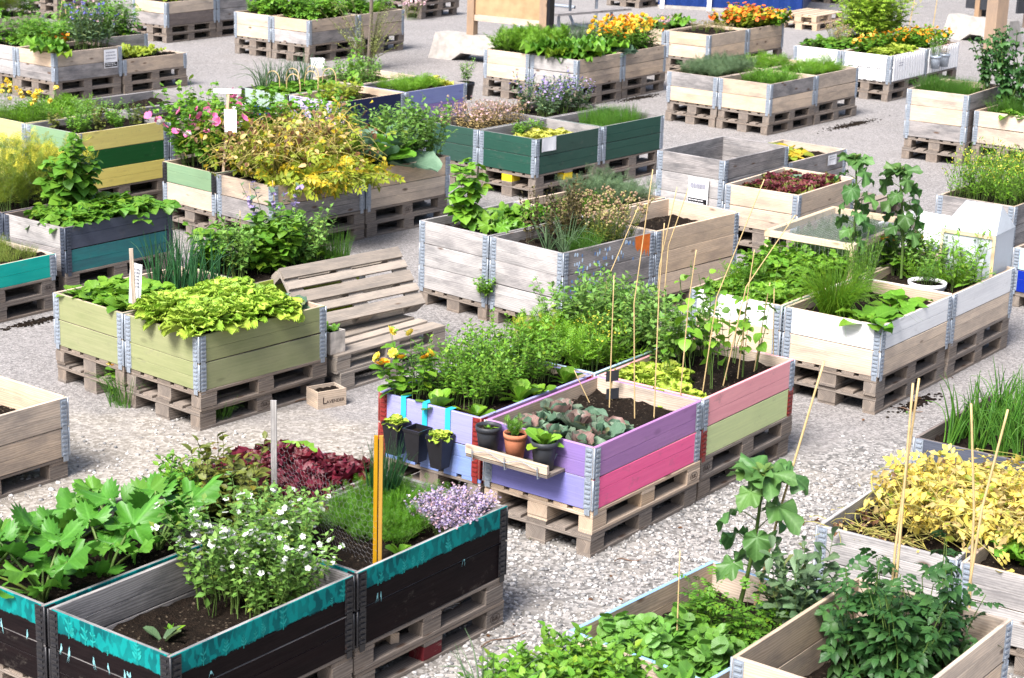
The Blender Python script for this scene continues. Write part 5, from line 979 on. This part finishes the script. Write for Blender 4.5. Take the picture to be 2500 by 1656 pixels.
for nm,pts in (('front_panel',[(0,0,0),(0,0,H),(0,GW,H),(0,GW,0)]),('side_panel',[(0,0,0),(GL,0,0),(GL,0,H),(0,0,H)]),('side_panel',[(0,GW,0),(0,GW,H),(GL,GW,H),(GL,GW,0)]),('back_panel',[(GL,0,0),(GL,GW,0),(GL,GW,H),(GL,0,H)])): quadm(nm,pts,FILM,e)
RZ=H+.21
for nm,pts in (('roof_film',[(-.004,-.004,H+.004),(GL*.5,.05,RZ),(GL*.5,GW-.10,RZ),(-.004,GW+.004,H+.004)]),('roof_film',[(GL+.004,-.004,H+.004),(GL+.004,GW+.004,H+.004),(GL*.5,GW-.10,RZ),(GL*.5,.05,RZ)]),('gable',[(-.004,-.004,H+.004),(GL+.004,-.004,H+.004),(GL*.5,.05,RZ)]),('gable',[(-.004,GW+.004,H+.004),(GL*.5,GW-.10,RZ),(GL+.004,GW+.004,H+.004)])): quadm(nm,pts,FILM,e)
for a_,b_ in (((-.012,-.005,H-.03),(-.0045,GW,H-.002)),((-.012,-.006,0),(-.0045,.02,H-.031)),((-.012,GW-.02,0),(-.0045,GW+.004,H-.031))): mb=MB(); mb.box(a_,b_); mb.obj('frame',FWm,e)
# ---------------------------------------------------------------- sunflowers
def sunflower(base,top,n,ls,seed,label,crown=8,r0=.012,bend=.03):
    r=np.random.RandomState(seed); B0,T0=np.array(base),np.array(top); h=np.linalg.norm(T0-B0); t=np.linspace(0,1,12); P=B0+(T0-B0)*t[:,None]; P[:,0]+=bend*np.sin(t*PI)
    e=empty('sunflower',tuple(base),0,label,'sunflower'); mb=MB(); mb.tubes(P-B0,r0,r0*.55,8); mb.obj('stem',LM('stem'),e); pet=MB(); lf=MB()
    tt=np.r_[np.linspace(.30,.93,n),np.full(crown,.985)]; yw=2.4*np.arange(n+crown)+r.uniform(0,6); N=n+crown; ln=np.r_[ls*(.55+.2*r.rand(n)),np.full(crown,ls*.22)]; el=np.r_[r.uniform(.25,.7,n),r.uniform(.2,.6,crown)]
    S=np.stack([np.interp(tt,t,P[:,k]) for k in range(3)],1)-B0; K=np.linspace(0,1,5); PP=S[:,None,:]+np.stack([np.cos(yw)[:,None]*np.cos(el)[:,None]*ln[:,None]*K,np.sin(yw)[:,None]*np.cos(el)[:,None]*ln[:,None]*K,np.sin(el)[:,None]*ln[:,None]*(1.4*K-.4*K**2)],-1); pet.tubes(PP,.0035,.0022,5); pet.obj('leaf_stalks',LM('stem'),e)
    lp_=np.r_[r.uniform(-1.1,-.25,n),r.uniform(-.25,.75,crown)]; lf.inst(TM['sunf'],PP[:,-1],yw,lp_,r.randn(N)*.3,np.r_[ls*r.uniform(.8,1.15,n),ls*r.uniform(.75,1.15,crown)]); lf.obj('leaves',LM('sunf'),e)
    mb=MB(); mb.inst(TM['spat'],np.tile(P[-1]-B0,(9,1)),2.4*np.arange(9),r.uniform(.5,1.3,9),0*np.arange(9),ls*.35); mb.obj('flower_bud',LM('stem'),e); return e
b0=at(1798,1505,BX['Z1'].zs); sunflower(tuple(b0),tuple(up(1863,1160,b0.y)),11,.20,5,'single tall sunflower without bloom growing nearest the bottom edge',9,.013,.02)
b0=at(2066,690,BX['B1'].zs); sunflower(tuple(b0),tuple(up(2090,390,b0.y+.1)),15,.17,6,'tallest sunflower beside the mesh frame, left of two',7,.013,.03)
b0=at(2200,680,BX['B3'].zs); sunflower(tuple(b0),tuple(up(2196,420,b0.y+.1)),17,.18,7,'shorter leafy sunflower beside the mesh frame, right of two',6,.013,.02)
# ---------------------------------------------------------------- weeds and spilled soil on the ground
for px,py,l,s in ((305,985,'tall thin weed between the sage green boxes, at the pallet corner',1.25),(535,1025,'grass weed at the near corner of the lettuce pallets',.8),(1430,1350,'tiny weed at the foot of the purple box pallets',.35),(1300,1315,'small weed under the front of the purple box pallets',.4),(2215,1010,'small weed beside the white box pallets',.35),(1180,690,'leafy weed hanging between the tall grey boxes',.8)):
    q=at(px,py,0) if py!=690 else BX['E1'].pt(-.05,.815,.22); plant(GRASSG[0] if s>.7 and py!=690 else SEEDS[0] if s<.5 else MINTB[0],'weed',tuple(q),1.,s if s>.5 else 1.6*s,l,'weed')
q=at(302,905,.19); plant(CALE[0],'dandelion',(q.x,q.y-.05,.0),0,1.0,'single yellow dandelion against the sage box pallets','dandelion')
def spill(px,py,rx,ry,label,n=900,seed=1):
    q=at(px,py,0); r=np.random.RandomState(seed); N=n; a=r.uniform(0,6.28,N); d=np.abs(r.randn(N))*.5; V,Fc=ICO; s=r.uniform(.004,.016,N); W=V[None]*s[:,None,None]*np.array((1,1,.5))+np.stack([np.cos(a)*d*rx,np.sin(a)*d*ry,0*a],1)[:,None,:]
    mb=MB(); mb.add(W.reshape(-1,3),(Fc[None]+(np.arange(N)*12)[:,None,None]).reshape(-1,3)); tag(mb.obj('spilled_soil',SOIL,None,(q.x,q.y,.003),.9),label,'soil',kind='stuff')
spill(2080,305,.7,.10,'dark spilled soil beside the carrot top box'); spill(1560,240,.55,.10,'dark spilled soil beside the marigold box',700,2); spill(95,785,.4,.08,'dark spilled soil below the turquoise box',500,3); spill(2240,985,.35,.08,'dark spilled soil beside the white box',400,4)

for px,py,ln,rz,l in ((1500,1375,.16,.3,'short reddish twig on the gravel below the purple box'),(1175,1585,.30,.75,'long thin twig on the gravel beside the black box pallets'),(720,985,.25,.5,'thin twig on the ground beside the lavender crate'),(2180,1000,.22,-.3,'thin twig on the asphalt beside the white box'),(960,972,.3,.4,'flat pale stick on the ground beside the bare pallets')):
    q=at(px,py,0); t=np.linspace(0,1,7); mb=MB(); mb.tubes(np.stack([ln*t,.02*np.sin(t*5),.012+.006*np.sin(t*7)],1),.005,.003,5); tag(mb.obj('dry_twig',plain('dry_twig_bark',(.16,.10,.07),.9),None,(q.x,q.y,0),rz),l,'twig')
mb=MB(); r_=np.random.RandomState(9); N=140; xy=np.stack([r_.uniform(-3,4,N),r_.uniform(8,16,N),np.full(N,.008)],1); mb.inst(TM['ov1'],xy,r_.uniform(0,6.28,N),r_.uniform(-.1,.3,N),r_.randn(N)*.4,r_.uniform(.02,.05,N)); tag(mb.obj('fallen_leaves',LM('brown')),'scattered dry leaf litter on the ground','leaf litter',kind='stuff')

# handwriting and arrow on the lavender board, more canes at the back
b=BX['C2']; zc=.36
decal(b,'S',[[(.70,zc-.002),(.64,zc-.002),(.64,zc+.002),(.70,zc+.002)],[(.645,zc+.010),(.632,zc),(.645,zc-.010)]],INK,'drawn_arrow')
hw=[]; r_=random.Random(3)
for row in range(3):
    s_=.755
    while s_>.665: w2=r_.uniform(.006,.014); zz=zc-.03-row*.022+r_.uniform(-.003,.003); hw.append([(s_,zz),(s_-w2,zz+r_.uniform(-.006,.008)),(s_-w2,zz+.003),(s_,zz+.004)]); s_-=w2+.004
s_=.52
for k in range(5): hw.append([(s_-k*.012,zc-.02-k%2*.01),(s_-k*.012-.008,zc-.018),(s_-k*.012-.008,zc-.015),(s_-k*.012,zc-.016)])
o=decal(b,'S',hw,INK,'handwriting')
for b_,t,l in (((2066,62),(2090,-20),'thin cane at the left of the tall lovage'),((2098,62),(2112,-20),'thin cane among the lovage, second from the left'),((2160,80),(2172,-15),'cane rising from the orange nasturtiums, left of three'),((2215,78),(2236,-15),'cane rising from the orange nasturtiums, middle of three'),((2275,80),(2290,-15),'cane rising from the orange nasturtiums, right of three')): cane(b_,BX['W1'].zs,[t],l,.010)
for b_,t,l in (((143,48),(152,0),'left cane of the small teepee in the far left bed'),((165,48),(156,0),'right cane of the small teepee in the far left bed'),((190,40),(178,-5),'single slanting cane beside the far left teepee')): cane(b_,BX['M4'].zs,[t],l,.010)
board_stake('wooden_stake',(201,75),BX['M4'].zs,(203,4),.05,.02,NEWW,'pale upright stake above the cornflowers')
# ---------------------------------------------------------------- background
def slab(nm,P,mat,par,zz0,zz1):
    """prism over ground points P (world xy)"""
    mb=MB(); n=len(P); V=[(x,y,zz0) for x,y in P]+[(x,y,zz1) for x,y in P]; mb.add(V,[np.array([list(range(n-1,-1,-1)),list(range(n,2*n))]),np.array([[i,(i+1)%n,n+(i+1)%n,n+i] for i in range(n)])],0,np.array([(v[0]*.7+v[1]*.7,v[2]) for v in V])); return mb.obj(nm,mat,par)
# concrete block with a wooden notice board standing in it
def barrier(p0,d,ln,dep,h,label,name='concrete_barrier'):
    d=Vector(d).normalized(); th=math.atan2(d.y,d.x); e=empty(name,(p0.x,p0.y,0),th,label,'barrier'); mb=MB(); ns=[0,.45,.62,ln-.62,ln-.45,ln]; top=[h]*6; bot=[0,0,.13,.13,0,0]
    V=[];  pr=lambda x,z,s:(x,dep/2+s*(dep/2-(.10*z/h)),z)
    for x,zt_,zb_ in zip(ns,top,bot):
        ins=.07 if x in (0,) else (-.07 if x==ln else 0); V+=[pr(x,zb_,-1),pr(x,zb_,1),pr(x+ins,zt_,1),pr(x+ins,zt_,-1)]
    q=[(4*i+k,4*i+(k+1)%4,4*i+4+(k+1)%4,4*i+4+k) for i in range(5) for k in range(4)]+[(3,2,1,0),(20,21,22,23)]; mb.add(V,np.array(q)); mb.obj('block_body',CONC,e); return e
p0=at(1045,141,0); p1_=at(1185,157,0); dd=p1_-p0; barrier(p0,dd,2.3,.55,.42,'long pale concrete block under the wooden notice board')
d=dd.normalized(); nrm=Vector((-d.y,d.x,0)); base=p0+nrm*.27; th=math.atan2(d.y,d.x)
e=empty('notice_board',tuple(base+d*.62+Vector((0,0,.42))),th,'tan wooden notice board on two posts standing on concrete','notice board'); PW=wood('post_timber',(.38,.26,.17),(.27,.18,.12),(.17,.14,.12),.4)
for x in (0,1.38): mb=MB(); mb.box((x,-.07,0),(x+.13,.07,2.3)); mb.obj('post',PW,e)
mb=MB(); mb.box((.1305,-.02,.34),(1.3795,.005,2.2)); mb.obj('panel',TAN,e); mb=MB(); mb.box((.1305,-.05,.24),(1.3795,-.021,.335)); mb.obj('bottom_rail',NEWW,e); mb=MB(); mb.box((1.5105,-.06,.02),(1.565,.09,2.3)); mb.obj('black_edge',BLACK,e)
# picnic table of steel tube and grey planks
GP=WM('g'); a,b_=at(1350,33,.45),at(1530,19,.45); d=(b_-a).normalized(); nn=Vector((-d.y,d.x,0)); th=math.atan2(d.y,d.x); ln=(b_-a).length; e=empty('picnic_table',(a.x,a.y,0),th,'picnic table with grey planks on bent steel tubes','picnic table')
mb=MB(); mb.box((0,-.13,.41),(ln,.13,.45)); mb.obj('seat',GP,e)
for k in range(3): mb=MB(); mb.box((-.1,.45+k*.27,.71),(ln,.70+k*.27,.75)); mb.obj('top_plank',GP,e)
for x in (.25,ln-.3):
    mb=MB(); mb.tubes(np.array([[(x,1.2,.70),(x,1.2,.2),(x,1.1,.05),(x,.9,.03),(x,-.6,.03)],[(x,.1,.41),(x,.1,.3),(x,.1,.2),(x,.1,.1),(x,.1,.03)],[(x+.05,.55,.70),(x+.05,.55,.5),(x+.05,.55,.3),(x+.05,.55,.15),(x+.05,.55,.03)]]),.03,.03,8); mb.obj('tube_leg',STEEL,e)
a=at(1332,14,0); mb=MB(); mb.tubes(np.array([[(0,0,1.1),(0,0,.5),(.03,-.03,.12),(.18,-.15,.03),(.6,-.45,.03)]]),.035,.035,8); tag(mb.obj('tube_rail',STEEL,None,(a.x,a.y,0)),'bent steel tube rising behind the notice board','rail')
# blue container
a,b_=at(1606,19,0),at(1958,38,0); d=(b_-a).normalized(); ln=(b_-a).length; nn=Vector((-d.y,d.x,0)); th=math.atan2(d.y,d.x); e=empty('blue_container',(a.x,a.y,0),th,'navy blue corrugated container with white posts','container'); NAVY=plain('navy_steel',(.008,.03,.15),.4)
mb=MB(); xs=np.arange(0,ln,.12); V=[];
for i,x in enumerate(xs): V+=[(x,0 if i%2 else .03,.065),(x,0 if i%2 else .03,2.5)]
mb.add(V,np.array([(2*i,2*i+2,2*i+3,2*i+1) for i in range(len(xs)-1)])); mb.obj('front_wall',NAVY,e); mb=MB(); mb.box((0,.04,.062),(ln,2.4,2.5)); mb.obj('body',NAVY,e); mb=MB(); mb.box((0,-.02,.0),(ln,2.4,.06)); mb.obj('base_rail',CONC,e)
for x in (.05,ln*.345): mb=MB(); mb.box((x,-.06,0),(x+.09,-.005,2.5)); mb.obj('white_post',WHITEP,e)
# pallet stacks and lone pallets at the back
def pstack(px,py,n,th,where,key='P'):
    q=at(px,py,0)
    for k in range(n): pallet(q.x+rnd.uniform(-.02,.02),q.y+rnd.uniform(-.02,.02),k*PHT,th+rnd.uniform(-.02,.02),('bottom','second','third','top')[k if k<n-1 else 3]+' pallet of the stack '+where,key,'bare pallets stacked at the back')
pstack(1028,48,3,.97,'beside the notice board'); pstack(1560,21,3,.97,'left of the blue container','P'); pstack(1991,76,2,.95,'right of the blue container','N'); pstack(140,50,3,.95,'in the far left corner'); pstack(2060,12,2,.95,'beyond the lovage')
q=BX['Y2'].pt(1.25,.0,0); 
for k in range(2): pallet(q.x,q.y,k*PHT,BX['Y2'].th,('lower','upper')[k]+' bare pallet behind the red curly lettuce box','P','bare pallets beside the red lettuce')
# timber post and dark board on a concrete block, top right
q=at(2425,128,0); mb=MB(); mb.beam(3.2,.30,.26,Matrix.Rotation(-PI/2,4,'Y')@Matrix.Translation((0,-.13,-.15)),.01); tag(mb.obj('timber_post',PW,None,(q.x,q.y,0),.6),'thick brown timber post behind the tall sunflowers','post')
p0=at(2296,92,0); p1_=at(2400,106,0); barrier(p0,p1_-p0,1.5,.5,.45,'short pale concrete block beside the thick timber post')
d=(p1_-p0).normalized(); nrm=Vector((-d.y,d.x,0)); th=math.atan2(d.y,d.x); e=empty('dark_board',tuple(p0+nrm*.25+d*.45+Vector((0,0,.45))),th,'black slatted board on a wooden leg above the concrete block','notice board'); mb=MB(); mb.box((.12,-.05,0),(.22,.05,.42)); mb.obj('post',PW,e)
for k in range(4): mb=MB(); mb.box((-.1,-.03,.14+k*.25),(.62,.03,.385+k*.25)); mb.obj('dark_plank',CHAR,e)
q=at(2392,97,0); mb=MB(); mb.box((-.05,-.05,0),(.05,.05,2.5)); tag(mb.obj('black_pole',BLACK,None,(q.x,q.y,0),.5),'slim black pole left of the thick timber post','pole')
q=at(2478,70,0); e=empty('dark_board',(q.x,q.y,0),.5,'black slatted board right of the thick timber post','notice board')
for k in range(5): mb=MB(); mb.box((0,-.03,.30+k*.25),(1.6,.03,.545+k*.25)); mb.obj('dark_plank',CHAR,e)
mb=MB(); mb.box((.3,.031,0),(.42,.12,1.7)); mb.obj('post',PW,e)
# young tree and bush behind the leeks
q=at(898,168,0); e=empty('young_tree',(q.x,q.y,0),0,'slim young tree with wispy olive foliage low on its trunk','tree'); mb=MB(); t=np.linspace(0,1,10); mb.tubes(np.stack([.05*np.sin(t*4),.02*np.cos(t*5),3.2*t-.02],1),.034,.020,8); mb.obj('trunk',plain('grey_bark',(.16,.13,.11),.9),e)
for nm,me in WISP[0]: o=link({'stems':'branches','leaves':'crown'}.get(nm,nm),me,e,(0,0,.05)); o.scale=(.8,.8,.95)
mb=MB(); r=np.random.RandomState(3); P=[]
for k in range(40): a_=r.uniform(0,6.28); z0=r.uniform(1.1,2.8); L=r.uniform(.3,.8); tt=np.linspace(0,1,6); P.append(np.stack([np.cos(a_)*L*tt,np.sin(a_)*L*tt,z0+.3*tt-.9*L*tt**2],1))
mb.tubes(np.array(P),.004,.0015,4); mb.obj('twigs',LM('dstem'),e)
mb=MB(); P=np.array(P); pp=P.reshape(-1,3); pp=np.repeat(pp,4,0)+r.randn(len(pp)*4,3)*.04; mb.inst(TM['lance'],pp,r.uniform(0,6.28,len(pp)),r.uniform(-1,.6,len(pp)),r.randn(len(pp))*.4,.05); mb.obj('upper_leaves',LM('wisp'),e)
q=at(868,155,0); e=empty('wooden_cross',(q.x,q.y,0),-.3,'grey wooden cross shaped stake in front of the young tree','stake'); mb=MB(); mb.box((-.02,-.012,0),(.02,.012,.45)); mb.obj('upright',GP,e); mb=MB(); mb.box((-.13,-.026,.36),(.13,-.0125,.42)); mb.obj('crossbar',GP,e)
q=at(775,165,0); e=empty('white_tub',(q.x,q.y,0),.3,'white plastic tub behind the leeks','tub'); mb=MB(); P0=[(-.16,-.12),(.16,-.12),(.16,.12),(-.16,.12)]; V=[(x*.85,y*.85,0) for x,y in P0]+[(x,y,.22) for x,y in P0]+[(x*.92,y*.92,.22) for x,y in P0]+[(x*.8,y*.8,.03) for x,y in P0]; i=np.arange(16).reshape(4,4); j=np.roll(i,-1,1); mb.add(V,[np.stack([i[:-1],j[:-1],j[1:],i[1:]],-1).reshape(-1,4),np.array([[12,13,14,15],[3,2,1,0]])]); mb.obj('tub_body',WHITEP,e); e.scale=(.65,.65,.65)
q=at(1000,48,0); plant(herb(130,22,.25,.5,10,'ov1',.05,'olive',spread=.4,flo=('five',.06,3,['pink','pink'],.6)),'pink_shrub',(q.x,q.y,0),0,1.,'pink flowering shrub beside the bare pallets','shrub')
# rain gauge in the potato box
q=BX['F1'].sp(.95,.7,.2); e=empty('rain_gauge',tuple(q),0,'clear plastic rain gauge among the withered potatoes','rain gauge'); k=NT('clear_plastic'); k.b.inputs['Transmission Weight'].default_value=.8; k.b.inputs['Roughness'].default_value=.1; k.b.inputs['Base Color'].default_value=(.9,.95,1,1); mb=MB(); mb.tubes(np.array([(0,0,.08),(0,0,.16),(0,0,.26)]),.022,.026,12); mb.obj('tube',k.m,e); mb=MB(); mb.tubes(np.array([(0,.03,-.2),(0,.03,.1),(0,.03,.2)]),.005,.005,6); mb.obj('stake',CHAR,e)
